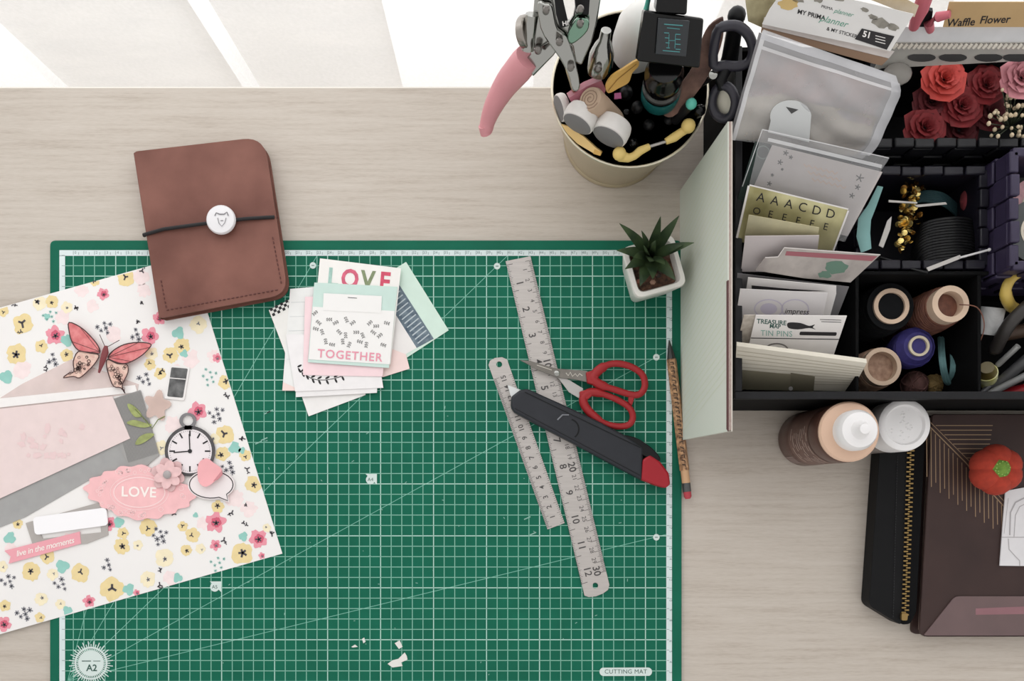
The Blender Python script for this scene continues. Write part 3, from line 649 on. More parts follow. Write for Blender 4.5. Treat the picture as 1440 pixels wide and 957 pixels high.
for i in range(24):
    t = .14 + .028 * i; q = A0.lerp(A1, t); b.stroke(F(1.2), [(q.x - 2.6, q.y), (q.x + 2, q.y + random.uniform(-2, 2)), (q.x + 2.4, q.y + 3)], 1.3, 0)
b.build('shaft_pattern', M('pencil_ink', (45, 34, 30), .7), pe)

# ------------------------------------------------------------------ succulent pot
pot = thing('succulent_pot', 'square white ceramic pot holding a spiky succulent', 'pot', P(912, 378, .0))
PC = Vector((920.5, 374)); hp = 5.2
def sq(r, h, hh, cr=.32):
    c = P(PC.x, PC.y, hp); a = math.radians(15.5); pts = []
    base = rpoly([(-r, -r), (r, -r), (r, r), (-r, r)], r * cr, 4)
    return [Vector((c.x + x * math.cos(a) - y * math.sin(a), c.y + x * math.sin(a) + y * math.cos(a), DZ + hh * .01)) for x, y in base]
ro = R(38, hp); rings = [sq(ro * .70, 0, .3), sq(ro * .78, 0, .6), sq(ro * .97, 0, 4.4), sq(ro, 0, 4.9), sq(ro * .97, 0, hp), sq(ro * .82, 0, hp), sq(ro * .77, 0, 4.9), sq(ro * .72, 0, 3.6)]
b = B(); n = len(rings[0])
b.add([v for r in rings for v in r], [(i * n + k, i * n + (k + 1) % n, (i + 1) * n + (k + 1) % n, (i + 1) * n + k) for i in range(len(rings) - 1) for k in range(n)] + [tuple(range(n - 1, -1, -1)), tuple(range(7 * n, 8 * n))])
b.build('pot', M('white_ceramic', (226, 222, 216), .35, var=.03, scale=40), pot, angle=60)
B().prism(sq(ro * .76, 0, 4.2), sq(ro * .7, 0, 3.7)).build('soil', M('soil', (48, 36, 30), .95, rgb2=(120, 84, 66), scale=260, bump=1), pot)
pebM = [M('pebble_%d' % i, c, .8) for i, c in enumerate(((150, 96, 82), (90, 66, 54), (176, 140, 120), (60, 48, 42)))]
for i in range(26):
    a = random.uniform(-1, 1) * 24; d = random.uniform(-1, 1) * 24; B().ball(P(PC.x + a, PC.y + d, 4.25), R(random.uniform(2.4, 4)), 6, 5, (1.2, 1, .7)).build('pebble', pebM[i % 4], pot)
suc = thing('succulent', 'dark green pointed haworthia-like succulent growing in the white pot', 'plant', P(914, 360, 4.2))
lm = M('succulent_green', (40, 58, 40), .5, rgb2=(74, 92, 56), scale=60, var=.2, spec=.35); tipm = M('succulent_tip', (92, 58, 46), .6)
def leaf(b, base, mid, tip, w):
    base, mid, tip = Vector(base), Vector(mid), Vector(tip); n = 8; vs = []; fs = []
    for i in range(n + 1):
        t = i / n; c = base * (1 - t) ** 2 + mid * 2 * t * (1 - t) + tip * t * t; d = ((mid - base) * (1 - t) + (tip - mid) * t).normalized()
        sd = d.cross(Vector((0, 0, 1))).normalized(); up = sd.cross(d); ww = w * (.75 + .8 * t if t < .3 else .99 * (1 - ((t - .3) / .7) ** 1.6)) + .0002
        vs += [c - sd * ww, c + up * ww * .12, c + sd * ww, c - up * ww * .55]
    for i in range(n):
        for k in range(4): fs.append((i * 4 + k, i * 4 + (k + 1) % 4, (i + 1) * 4 + (k + 1) % 4, (i + 1) * 4 + k))
    fs += [(3, 2, 1, 0), tuple(range(n * 4, n * 4 + 4))]; b.add(vs, fs)
for (tx, ty, th, w_) in ((871, 314, 7.6, 8), (902, 324, 9, 7), (929, 304, 9.2, 7.5), (955, 303, 8.6, 8), (976, 341, 8, 8), (959, 345, 7.4, 7), (867, 352, 6.8, 8.5), (879, 378, 6.4, 9), (900, 402, 6.2, 11), (950, 394, 6.4, 10), (918, 392, 7.4, 10), (890, 362, 8.4, 8), (935, 372, 8.6, 8), (922, 338, 10, 7), (905, 345, 10, 7), (914, 368, 9.6, 8)):
    b = B(); base = P(914 + (tx - 914) * .06, 360 + (ty - 360) * .06, 4.4); tip = P(tx, ty, th); mid = base.lerp(tip, .45) + Vector((0, 0, .008 if th < 9 else .003)); leaf(b, base, mid, tip, R(w_, 7)); b.build('leaf', lm, suc)

# ------------------------------------------------------------------ paper pad standing against the tray
pad = thing('paper_pad', 'tall pale green paper pad propped against the black tray', 'paper pad', P(960, 420, 0))
def padbox(x0a, x1a, hb, ht, y0, y1):
    pass
yb0, yb1 = P(0, 619, 0).y, .286; x0, x1 = P(956, 0, 0).x, P(1023.5, 0, 15).x
def slab(dx0, dx1, ya, yb, za=0, zb=.15):
    tb = (x1 - x0) / .15; f = lambda d, z: x0 + d + tb * z
    return B().add([(f(dx0, za), ya, DZ + za), (f(dx1, za), ya, DZ + za), (f(dx1, za), yb, DZ + za), (f(dx0, za), yb, DZ + za), (f(dx0, zb), ya - .002, DZ + zb), (f(dx1, zb), ya - .002, DZ + zb), (f(dx1, zb), yb, DZ + zb), (f(dx0, zb), yb, DZ + zb)], [(3, 2, 1, 0), (4, 5, 6, 7), (0, 1, 5, 4), (1, 2, 6, 5), (2, 3, 7, 6), (3, 0, 4, 7)])
slab(0, .0008, yb0, yb1).build('cover', M('pad_mint', (212, 214, 204), .75, rgb2=(200, 208, 196), scale=7, var=.04), pad)
slab(.0008, .0028, yb0 + .001, yb1).build('pages', M('pad_pages', (190, 176, 166), .85, rgb2=(120, 92, 88), scale=300, stretch=(30, 1, 1)), pad)
slab(.0028, .0036, yb0, yb1).build('backing', M('pad_back', (206, 200, 190), .8), pad)
slab(-.0001, .0007, yb0 + .0, yb0 + .115, .1465, .1502).build('maroon_edge', M('maroon', (92, 58, 58), .7), pad)
b = B()
tb = (x1 - x0) / .15
for i in range(46):
    y = yb0 + .004 + i * .0062
    b.add([(x0 - .0001 + tb * z, yy + z * .25, DZ + z) for z, yy in ((.004, y), (.004, y + .0012), (.145, y + .0012), (.145, y))] if y + .04 < yb1 else [(x0, y, DZ), (x0, y, DZ + .001), (x0, y + .001, DZ)], [(0, 1, 2, 3)] if y + .04 < yb1 else [(0, 1, 2)])
b.build('stripe_print', M('pad_stripe', (202, 207, 190), .8), pad)

# ------------------------------------------------------------------ black organiser tray
TX0, TY0, TX1, TY1, TH = .1925, .0765, .56, .365, 11.0
tray = thing('organiser_tray', 'black divided organiser tray packed with craft supplies', 'tray', (TX0 + .1, .2, DZ))
def wall(nm, xa, xb, ya, yb, z0, z1, parent=tray, m=black_m): return B().box(xa, xb, ya, yb, DZ + z0, DZ + z1).build(nm, m, parent, bevel=.0008)
rimM = M('tray_black', (22, 22, 25), .5, var=.15, scale=60, spec=.25)
wall('tray_floor', TX0, TX1, TY0, TY1, 0, .003)
wall('wall', TX0, TX0 + .004, TY0, TY1, .003, .11); wall('wall', TX0 + .004, TX1, TY0, TY0 + .004, .003, .11)
wall('wall', TX1 - .004, TX1, TY0 + .004, TY1, .003, .11); wall('wall', TX0 + .004, TX1 - .004, TY1 - .004, TY1, .003, .11)
DX1 = P(1203, 0, 10.5).x; DX2 = P(1375, 0, 10.5).x; DY1 = P(0, 386, 10.5).y
wall('divider', DX1, DX1 + .003, TY0 + .004, DY1, .003, .105); wall('divider', DX2, DX2 + .003, TY0 + .004, DY1, .003, .105)
wall('divider', TX0 + .004, .4045, DY1, DY1 + .003, .003, .105)
B().box(TX0 - .001, TX1 + .001, TY0 - .0012, TY0 + .0052, DZ + .1085, DZ + .112).build('rim', rimM, tray, bevel=.0008)
B().box(TX0 - .001, TX0 + .0052, TY0 + .0052, TY1, DZ + .1085, DZ + .112).build('rim', rimM, tray, bevel=.0008)

# ------------------------------------------------------------------ leaning cards and sleeves in the left of the tray
def lean(name, label, cat, pts, ref, m, t=.0006, parts=None, top='sheet'):
    """pts: pixel outline; ref: three (px,py,h) points of the plane it leans in"""
    pl = Plane(*ref); q = [pl(*p) for p in pts]; c = sum(q, Vector()) / len(q); c.z = min(v.z for v in q)
    t0 = thing(name, label, cat, c); B().poly(pl, pts, t).build(top, m, t0); return t0, pl
def rgbm(rgb, rough=.75, **k): return M('c_%d_%d_%d' % tuple(rgb), rgb, rough, **k)
# front: ribbed ivory envelope
t0, pl = lean('ribbed_envelope', 'ivory ribbed paper packet leaning at the tray front wall', 'packet', [(1036, 486), (1219, 510), (1197, 550), (1032, 547)], ((1036, 486, 12.6), (1219, 510, 12.2), (1100, 549, 7.6)), M('ivory_rib', (214, 208, 194), .75, var=.04, scale=50), .004, top='packet')
b = B()
for i in range(9): y = 493 + i * 5.6; b.stroke(pl, [(1037 - i * .4, y), (1217 - i * 2.6, y + 24 - i * 2.6)], .9, .0002)
b.build('ribs', rgbm((186, 178, 162)), t0)
b = B(); b.face(pl, [(1034, 519), (1112, 526), (1112, 549), (1033, 547)], .0003); b.build('kraft_band', rgbm((138, 132, 112), var=.1), t0)
b = B(); b.face(pl, [(1112, 524), (1146, 529), (1144, 550), (1111, 549)], .0005); b.build('olive_tab', rgbm((122, 116, 98)), t0)
b = B(); b.disc(pl, 1112, 546, 3, off=.0007); b.build('eyelet', white_p, t0)
# treasure map card
t0, pl = lean('tin_pins_card', 'white card lettered treasure map tin pins with black whale', 'card', [(1063, 443), (1191, 444), (1170, 506), (1052, 490)], ((1063, 443, 12.8), (1191, 444, 12.6), (1110, 500, 9.4)), white_p)
b = B(); text(b, pl, 'TREASURE', 1085, 453, 9, 4, bold=.02); text(b, pl, 'MAP', 1090, 459, 8, 4, bold=.02); b.build('lettering', rgbm((52, 92, 84)), t0)
b = B(); text(b, pl, 'TIN PINS', 1092, 469, 11, 2, spacing=1.05); b.build('teal_lettering', rgbm((128, 172, 162)), t0)
b = B(); b.face(pl, smooth([(1107, 455), (1112, 453), (1126, 454), (1138, 458), (1146, 456), (1143, 460), (1147, 463), (1138, 461), (1122, 463), (1109, 461)], k=3)); b.build('whale', ink, t0)
b = B(); b.face(pl, rpoly([(1125, 466), (1177, 467), (1176, 472), (1124, 471)], 2)); b.stroke(pl, [(1056, 475), (1180, 477)], 1.2); b.stroke(pl, [(1153, 449), (1183, 450)], .8); b.stroke(pl, [(1155, 452), (1183, 453)], .8); b.build('black_banner', ink, t0)
b = B(); b.stroke(pl, circ(1092, 492, 16, 9, n=14, a0=PI, a1=2 * PI), 2); b.stroke(pl, circ(1093, 494, 10, 6, n=10, a0=PI, a1=2 * PI), 1); b.build('drawing', rgbm((120, 116, 114)), t0)
# lilac stamp card
t0, pl = lean('stamp_card', 'off-white card with lilac stamped circles and black script', 'card', [(1041, 406), (1164, 412), (1150, 480), (1028, 492)], ((1041, 406, 12.4), (1164, 412, 12.4), (1090, 480, 8.6)), M('offwhite', (216, 212, 212), .75))
b = B(); b.stroke(pl, circ(1081, 434, 20, 13, n=20), 1.5, closed=True); b.stroke(pl, circ(1118, 434, 19, 13, n=20), 1.5, closed=True); b.disc(pl, 1081, 434, 12, 8); b.build('lilac_circles', rgbm((196, 190, 206)), t0)
b = B(); text(b, pl, 'impress', 1120, 438, 11, 2, shear=.3); b.build('script', ink, t0)
lean('kraft_tag', 'small speckled beige tag standing by the whale card', 'tag', [(1046, 443), (1062, 443), (1053, 488), (1036, 488)], ((1046, 443, 12.7), (1062, 443, 12.7), (1045, 488, 9.5)), M('speckle_beige', (176, 166, 154), .8, rgb2=(206, 198, 188), scale=220))
t0, pl = lean('white_card', 'white card with black top stripe behind the lilac stamp card', 'card', [(1052, 390), (1176, 402), (1176, 413), (1160, 470), (1040, 470)], ((1052, 390, 12.0), (1176, 402, 12.0), (1100, 470, 7.5)), white_p)
b = B(); b.face(pl, [(1057, 401), (1110, 406), (1162, 409), (1110, 409), (1057, 406)]); b.build('black_stripe', ink, t0)
lean('grey_sleeve', 'dull grey translucent sleeve at the tray divider', 'sleeve', [(1037, 384), (1194, 403), (1166, 475), (1030, 470)], ((1037, 384, 11.6), (1194, 403, 11.4), (1090, 470, 6.5)), M('sleeve_grey', (120, 118, 120), .5, var=.1), .0004)
# pink trim pouch
t0, pl = lean('clear_pouch', 'clear pouch with rose trim and green print in the tray', 'pouch', [(1076, 362), (1094, 361), (1103, 348), (1238, 358), (1196, 397), (1130, 391), (1062, 380)], ((1103, 348, 14), (1238, 358, 13.6), (1130, 391, 11.8)), M('pouch_grey', (186, 178, 172), .35, rgb2=(150, 142, 138), scale=60))
b = B(); b.face(pl, [(1106, 353), (1234, 360), (1226, 367), (1104, 359)]); b.build('rose_trim', rgbm((158, 96, 104)), t0)
b = B(); b.disc(pl, 1176, 377, 17, 9, wob=.2); b.disc(pl, 1160, 386, 9, 5, wob=.2); b.build('green_print', rgbm((98, 128, 112)), t0)
b = B(); b.stroke(pl, [(1076, 362), (1094, 361), (1103, 348), (1238, 358)], 1.4, .0003); b.build('edge_seal', rgbm((225, 220, 216)), t0)
lean('folded_card', 'blank pale grey card in front of the gold letter stickers', 'card', [(1048, 332), (1152, 331), (1146, 382), (1042, 382)], ((1048, 332, 14), (1152, 331, 14), (1100, 380, 11)), M('pale_grey_card', (194, 186, 186), .75, var=.03))
# gold alphabet stickers
gold = M('gold_foil', (176, 168, 116), .32, .55, rgb2=(228, 222, 176), scale=26, var=.25)
t0, pl = lean('letter_sticker_sheet', 'gold foil alphabet sticker sheet with black capital letters', 'stickers', [(1054, 261), (1193, 295), (1172, 352), (1036, 340)], ((1054, 261, 14.6), (1193, 295, 14.2), (1100, 345, 11.2)), gold)
b = B()
for i, ch in enumerate('AAACDD'): text(b, pl, ch, 1070 + i * 19.6, 278 + i * 4.6, 18, 14)
for i, ch in enumerate('OEEEEE'): text(b, pl, ch, 1064 + i * 19.4, 297 + i * 4.4, 14, 14)
for i, ch in enumerate('EEE'): text(b, pl, ch, 1095 + i * 18.6, 321 + i * 2.6, 14, 8)
b.build('letters', ink, t0)
b = B(); b.stroke(pl, [(1053, 261), (1035, 340)], 3, .0003); b.stroke(pl, [(1193, 296), (1172, 352)], 2.5, .0003); b.stroke(pl, [(1054, 260), (1193, 294)], 2, .0003); b.build('white_margin', white_p, t0)
t0, pl = lean('letter_sheet', 'half-hidden gold sticker strip below the alphabet letters', 'stickers', [(1053, 302), (1092, 309), (1152, 320), (1149, 338), (1046, 338)], ((1053, 302, 14.55), (1152, 320, 14.2), (1100, 338, 12.9)), M('gold_dull', (170, 164, 136), .45, .3, rgb2=(206, 198, 160), scale=30))
# grey star card in clear sleeve
t0, pl = lean('star_card', 'warm grey card with gold script and black stars in a sleeve', 'card', [(1086, 204), (1241, 242), (1192, 332), (1056, 300), (1060, 262)], ((1086, 204, 15.2), (1241, 242, 14.8), (1110, 320, 11.4)), M('warm_grey_card', (190, 182, 180), .75, var=.03))
b = B()
for x, y, r in ((1105, 215, 4), (1097, 228, 4), (1112, 221, 3), (1086, 246, 2.5), (1082, 258, 3.5), (1209, 250, 6), (1206, 263, 4), (1198, 275, 4), (1100, 238, 2)):
    for k in range(5): a = k * 1.2566; b.stroke(pl, [(x, y), (x + r * math.cos(a), y + r * math.sin(a))], 1.5)
b.build('black_stars', ink, t0)
b = B()
for k in range(3):
    b.stroke(pl, [(1130 + k * 6 + i * 4, 232 + k * 10 + i * 1 + (2 if i % 2 else -2)) for i in range(13)], 1.3)
b.build('gold_script', rgbm((206, 172, 150)), t0)
t0, pl = lean('clear_sleeve', 'crinkled clear sleeve holding the warm grey star card', 'sleeve', [(1072, 181), (1251, 222), (1236, 244), (1188, 340), (1044, 300)], ((1072, 181, 15.9), (1251, 222, 15.5), (1110, 320, 11.8)), clear, .0002)
b = B(); b.stroke(pl, [(1072, 182), (1250, 222)], 1.5, .0003); b.stroke(pl, [(1072, 182), (1044, 262)], 1.2, .0003); b.stroke(pl, [(1080, 196), (1240, 234)], 5, .0003); b.build('seal_highlight', clear_mat('seal', (230, 230, 232), .6), t0)
t0, pl = lean('dark_stamp_card', 'dark green card with a pale ring behind the star card', 'card', [(1062, 199), (1084, 203), (1066, 262), (1040, 310), (1034, 290)], ((1062, 199, 14.6), (1084, 203, 14.6), (1040, 310, 10)), M('dark_green_card', (32, 44, 42), .6, rgb2=(60, 84, 78), scale=30))
b = B(); b.stroke(pl, circ(1073, 214, 9, 9, n=16), 1.6, closed=True); b.build('pale_ring', rgbm((110, 124, 122)), t0)
# teal ribbon tail beside the cards
B().tube([P(1238, 262, 13), P(1226, 290, 12), P(1216, 308, 11.5), P(1214, 330, 11), P(1218, 352, 10.5)], [R(4, 12), R(6, 12), R(9, 12), R(10, 11), R(8, 11)], 8, flat=.22).build('teal_ribbon', M('ribbon_teal', (118, 160, 158), .45, var=.1), label='pale teal satin ribbon tail beside the grey star card', cat='ribbon')
# big clear bag
def film(c4, u0, u1, v0, v1, bulge, rip, nu=16, nv=12, lift=0.):
    """curved sheet over four (px,py,h) corners TL TR BR BL, bulging towards the viewer"""
    a, b_, c, d = [P(*p) for p in c4]; nrm = (b_ - a).cross(d - a).normalized()
    if nrm.z < 0: nrm = -nrm
    vs = []
    for j in range(nv + 1):
        for i in range(nu + 1):
            u, v = u0 + (u1 - u0) * i / nu, v0 + (v1 - v0) * j / nv; u *= 1 - .07 * max(0, 1 - v / .25) ** 2 - .05 * max(0, (v - .8) / .2) ** 2; p = a.lerp(b_, u).lerp(d.lerp(c, u), v)
            vs.append(p + nrm * (lift + bulge * math.sin(PI * u) * math.sin(PI * v) + rip * (math.sin(9 * v + 4 * u) * math.sin(5 * u + 2 * v) + .6 * math.sin(21 * v - 7 * u + 2 * math.sin(6 * u)))))
    m = nu + 1; return B().add(vs, [(j * m + i, j * m + i + 1, (j + 1) * m + i + 1, (j + 1) * m + i) for j in range(nv) for i in range(nu)])
BC = ((1074, 43, 18.4), (1272, 112, 17.4), (1222, 224, 13.2), (1030, 196, 13.2))
t0 = thing('clear_bag', 'large hazy resealable bag of papers bulging in the tray', 'bag', P(1140, 200, 12))
film(BC, 0, 1, 0, 1, .006, .0012, 40, 36).build('film', clear_mat('bag_film', (212, 212, 214), .36, .2, bump=.6, spec=.9), t0, angle=80)
film(BC, -.005, 1.01, -.01, .07, .006, .0012, 24, 3, .0006).build('zip_seal', clear_mat('bag_seal', (218, 218, 222), .55, .2), t0, angle=80)
film(BC, 0, 1, .12, .15, .006, .0012, 24, 2, .0005).build('zip_highlight', clear_mat('bag_seal_highlight', (236, 236, 238), .6, .2), t0, angle=80)  # pale streak along the zip seal, a highlight put into the film colour
film(BC, -.01, .02, 0, 1, .006, .0012, 2, 14, .0006).build('side_seam', clear_mat('bag_seal_highlight', (0, 0, 0), .6), t0, angle=80)
film(BC, .95, 1.02, .05, .95, .006, .0012, 3, 14, .0008).build('side_fold', clear_mat('bag_seal', (0, 0, 0), .6), t0, angle=80)
film(BC, .03, .93, .14, .62, .003, .0014, lift=-.005).build('blush_paper', M('dusty_pink', (184, 160, 156), .8, rgb2=(150, 146, 148), scale=50), label='dusty pink patterned paper inside the large hazy bag', cat='paper', angle=80)
film(BC, .02, .95, .50, 1.0, .005, .003, lift=-.0045).build('beige_paper', M('beige_tissue', (190, 182, 168), .8, rgb2=(146, 134, 118), scale=30), label='curled beige tissue inside the large hazy bag', cat='paper', angle=80)
film(BC, -.01, 1.0, .05, 1.0, .001, .0, lift=-.011).build('grey_paper', M('bag_grey_paper', (150, 148, 150), .8, var=.15, scale=30), label='grey backing sheet at the rear of the hazy bag', cat='paper', angle=80)
t0, pl = lean('round_tag', 'pale grey round tag with dark notch inside the hazy bag', 'tag', circ(1112, 164, 29, 23, n=22, a0=PI * .92, a1=PI * 2.02) + [(1138, 200), (1080, 186)], ((1074, 43, 18.9), (1272, 112, 17.8), (1040, 205, 13.4)), M('tag_grey', (200, 202, 202), .7))
b = B(); b.face(pl, [(1105, 150), (1123, 154), (1113, 160)]); b.build('notch', rgbm((70, 70, 70)), t0)

# ------------------------------------------------------------------ planner sticker packs at the back
PR = ((1072, 35, 18.0), (1250, 78, 17.6), (1285, 22, 19.5))
t0, pl = lean('sticker_pack', 'white planner sticker pack with script lettering and 51 badge', 'stickers', [(1108, -22), (1285, 20), (1252, 72), (1072, 34), (1082, 14)], PR, M('pack_white', (214, 212, 210), .5, var=.04), .0015)
b = B(); text(b, pl, 'MY PRIMA', 1141, 21, 9, 14, bold=.02); text(b, pl, 'PRIMA', 1163, 11, 6, 14); text(b, pl, '& MY STICKER', 1184, 46, 7, 15, bold=.01); b.build('lettering', ink, t0)
b = B(); text(b, pl, 'planner', 1172, 30, 13, 14, shear=.4); text(b, pl, 'planner', 1186, 18, 9, 14, shear=.4); b.build('green_script', rgbm((88, 150, 128)), t0)
bk = B(); bk.face(pl, [(1212, 40), (1258, 51), (1247, 70), (1202, 55)], .0004); o = bk.build('badge', ink, t0); b = B(); text(b, pl, '51', 1219, 49, 12, 14, bold=.03, off=.0006)
for i in range(3): b.stroke(pl, [(1231, 50 + i * 4), (1245, 53.5 + i * 4)], 1, .0006)
b.build('badge_number', white_p, o)
b = B()
for x, y, r in ((1238, 32, 13), (1256, 38, 9), (1228, 24, 7), (1216, 14, 6), (1122, -2, 10), (1180, -2, 8), (1150, 0, 7)): b.disc(pl, x, y, r, r * .5, rot=.3, wob=.25, n=12)
b.build('grey_flowers', M('pack_grey', (150, 146, 136), .6, rgb2=(110, 106, 98), scale=150), t0)
b = B(); b.disc(pl, 1108, 6, 14, 8, wob=.2); b.build('gold_motif', rgbm((196, 168, 112), var=.1), t0)
lean('kraft_backing', 'brown kraft board edge under the planner sticker pack', 'card', [(1072, 36), (1250, 82), (1240, 92), (1230, 90), (1070, 46)], ((1072, 36, 17.6), (1250, 82, 17.3), (1232, 91, 16.8)), M('kraft', (150, 122, 100), .8), .002)
lean('glossy_pack', 'grey glossy sleeve edge just below the white sticker pack', 'sleeve', [(1075, 24), (1258, 72), (1250, 82), (1072, 38)], ((1075, 24, 17.9), (1258, 72, 17.5), (1250, 82, 17.35)), M('pack_sleeve', (186, 178, 174), .3, var=.12, scale=40), .001)
lean('floral_pack', 'cream sticker pack with green botanical print at the back', 'stickers', [(1045, -25), (1110, -25), (1074, 40), (1052, 30)], ((1045, -25, 18.6), (1110, -25, 18.6), (1064, 40, 16.6)), M('botanical', (186, 176, 140), .6, rgb2=(110, 100, 66), scale=55))
lean('tan_pack', 'tan and white card packet edge behind the 51 badge pack', 'packet', [(1200, -30), (1230, -24), (1292, 8), (1286, 24), (1215, -4)], ((1230, -24, 20), (1292, 8, 19.2), (1286, 24, 18.6)), M('tan_stripe', (176, 148, 96), .6, rgb2=(222, 214, 200), scale=22))
# ------------------------------------------------------------------ woven baskets
def basket(name, label, xa, xb, ya, yb, z0, z1, m, bs=.017):
    t0 = thing(name, label, 'basket', ((xa + xb) / 2, (ya + yb) / 2, DZ + z0)); t = .0035
    for nm, q in (('liner', (xa + .001, xb - .001, ya + .001, ya + t)), ('liner', (xa + .001, xb - .001, yb - t, yb - .001)), ('liner', (xa + .001, xa + t, ya + t, yb - t)), ('liner', (xb - t, xb - .001, ya + t, yb - t))):
        B().box(*q, DZ + z0 + .002, DZ + z1 - .002).build(nm, m, t0)
    B().box(xa + .001, xb - .001, ya + .001, yb - .001, DZ + z0, DZ + z0 + .002).build('base', m, t0)
    nz = max(2, int((z1 - z0) / bs)); bz = (z1 - z0) / nz; cache = {}
    def piece(nm, key, dims, c):
        if key not in cache:
            sx, sy, sz = [d / 2 for d in dims]; o = B().box(c[0] - sx, c[0] + sx, c[1] - sy, c[1] + sy, c[2] - sz, c[2] + sz).build(nm, m, t0, bevel=.0012); cache[key] = o
        else:
            o = cache[key].copy(); COL.objects.link(o); o.parent = t0; o.location = Vector((c[0], c[1], c[2] - dims[2] / 2)) - WL[t0]
    for axis in (0, 1):
        L_ = (xb - xa) if axis == 0 else (yb - ya); n = max(3, int(round(L_ / bs))); bl_ = L_ / n
        for side in (0, 1):
            for i in range(n):
                for j in range(nz - 1, -1, -1):
                    if (j < nz - 4): continue
                    pr = .0012 if (i + j) % 2 else -.0006; u = (xa if axis == 0 else ya) + (i + .5) * bl_; z = DZ + z0 + (j + .5) * bz
                    if axis == 0: c = (u, (ya - pr) if side == 0 else (yb + pr), z); d = (bl_ * .97, .003, bz * .97)
                    else: c = ((xa - pr) if side == 0 else (xb + pr), u, z); d = (.003, bl_ * .97, bz * .97)
                    piece('woven_strip', (axis, 0), d, c)
                up = .0014 if i % 2 else 0; z = DZ + z1 + up
                if axis == 0: piece('rim_wrap', (axis, 1), (bl_ * .92, .0075, .006), (u, (ya + .0015) if side == 0 else (yb - .0015), z))
                else: piece('rim_wrap', (axis, 1), (.0075, bl_ * .92, .006), ((xa + .0015) if side == 0 else (xb - .0015), u, z))
    return t0
bkM = M('basket_black', (19, 19, 23), .45, var=.15, scale=90, spec=.35); bpM = M('basket_purple', (50, 43, 66), .45, var=.12, scale=90, spec=.35)
basket('woven_basket', 'black woven basket filled with red artificial roses', .304, .545, P(0, 205, 11).y, .357, .004, .11, bkM)
basket('woven_basket', 'dark woven basket holding cords and gold sequins', .297, .4025, .1865, P(0, 239, 10).y, .004, .10, M('basket_dark', (22, 20, 30), .45, var=.15, scale=90, spec=.35), .0165)
basket('woven_basket', 'purple woven basket holding washi tape rolls', .4065, .52, .178, .271, .03, .13, bpM)
B().box(.407, .53, .18, .27, DZ + .004, DZ + .029).build('cardboard_box', M('box_dark', (14, 13, 14), .9, spec=.1), label='dark carton under the purple woven basket', cat='box')
# washi tape in purple basket
def roll(name, label, cat, px, py, h, ro_, ri, wd, m, m2, axis=(0, 0, 1)):
    t0 = thing(name, label, cat, P(px, py, h) - Vector((0, 0, wd / 2)))
    B().ring(P(px, py, h), axis, R(ri, h), R(ro_, h), -wd / 2, wd / 2, 36).build('tape', m, t0); B().ring(P(px, py, h), axis, R(ri - 4, h), R(ri + .2, h), -wd / 2 - .0003, wd / 2 + .0003, 36).build('core', m2, t0); return t0
roll('washi_tape', 'charcoal tape roll with cream core in the purple basket', 'tape', 1452, 328, 11, 45, 24, .014, M('tape_charcoal', (66, 70, 70), .5, var=.15), M('tape_core', (206, 196, 180), .7))
roll('washi_tape', 'glittery pink tape roll behind the charcoal tape roll', 'tape', 1450, 292, 9.4, 38, 20, .014, M('tape_pink', (206, 160, 166), .6, var=.15, scale=300), M('tape_core', (0, 0, 0)))
roll('washi_tape', 'grey striped tape roll at the back of the purple basket', 'tape', 1452, 266, 7.6, 40, 20, .014, M('tape_grey', (110, 116, 110), .6, rgb2=(70, 74, 72), scale=60, stretch=(12, 1, 1)), M('tape_core', (0, 0, 0)))

# ------------------------------------------------------------------ roses and flowers
def rose(name, label, px, py, h, rp, m, group='red fabric roses in the basket', n=22):
    c = P(px, py, h); r = R(rp, h); t0 = thing(name, label, 'flower', c - Vector((0, 0, r * .5)), group); k = 0
    for lay, (rr, num, tilt) in enumerate(((.95, 7, .3), (.82, 7, .6), (.66, 6, .85), (.48, 5, 1.1), (.32, 4, 1.25), (.17, 3, 1.4))):
        for i in range(num):
            a = 2 * PI * (i + .37 * lay) / num + random.uniform(-.15, .15); b = B(); vs = []; N_ = 5; ca, sa = math.cos(a), math.sin(a); W_ = 2.4 / num * 1.9
            for u in range(N_):
                for v in range(N_):
                    s_ = u / (N_ - 1); w_ = (v / (N_ - 1) - .5); rad = rr * (.25 + .75 * s_) * (1 - .22 * w_ * w_ * 4 * s_) * (1 + .06 * math.sin(v * 2.6 + i + lay))
                    zz = rr * math.sin(tilt) * s_ * .8 - .28 * max(0, s_ - .7) * (1.4 - tilt) + random.uniform(-.025, .025); rad2 = rad * (math.cos(tilt) * s_ + (1 - s_) * .5 + .35)
                    tt = w_ * W_ * 2.2 * (.6 + .4 * s_); x_ = rad2 * math.cos(tt); y_ = rad2 * math.sin(tt) * 1.1
                    vs.append(c + Vector(((x_ * ca - y_ * sa) * r, (x_ * sa + y_ * ca) * r, (zz - .25 + lay * .06 + .05 * (i % 2)) * r)))
            b.add(vs, [(u * N_ + v, u * N_ + v + 1, (u + 1) * N_ + v + 1, (u + 1) * N_ + v) for u in range(N_ - 1) for v in range(N_ - 1)]); b.build('petal', m, t0, angle=80)
    return t0
rd = M('rose_red', (118, 22, 28), .7, var=.3, scale=90); rc_ = M('rose_coral', (186, 60, 52), .6, var=.15, scale=90); rdk = M('rose_dark', (84, 16, 24), .75, var=.3, scale=90)
rose('fabric_rose', 'bright coral artificial rose at the back of the rose basket', 1329, 110, 11, 27, rc_)
rose('fabric_rose', 'crimson artificial rose beside the pink blossom and berries', 1388, 118, 10.5, 24, rd)
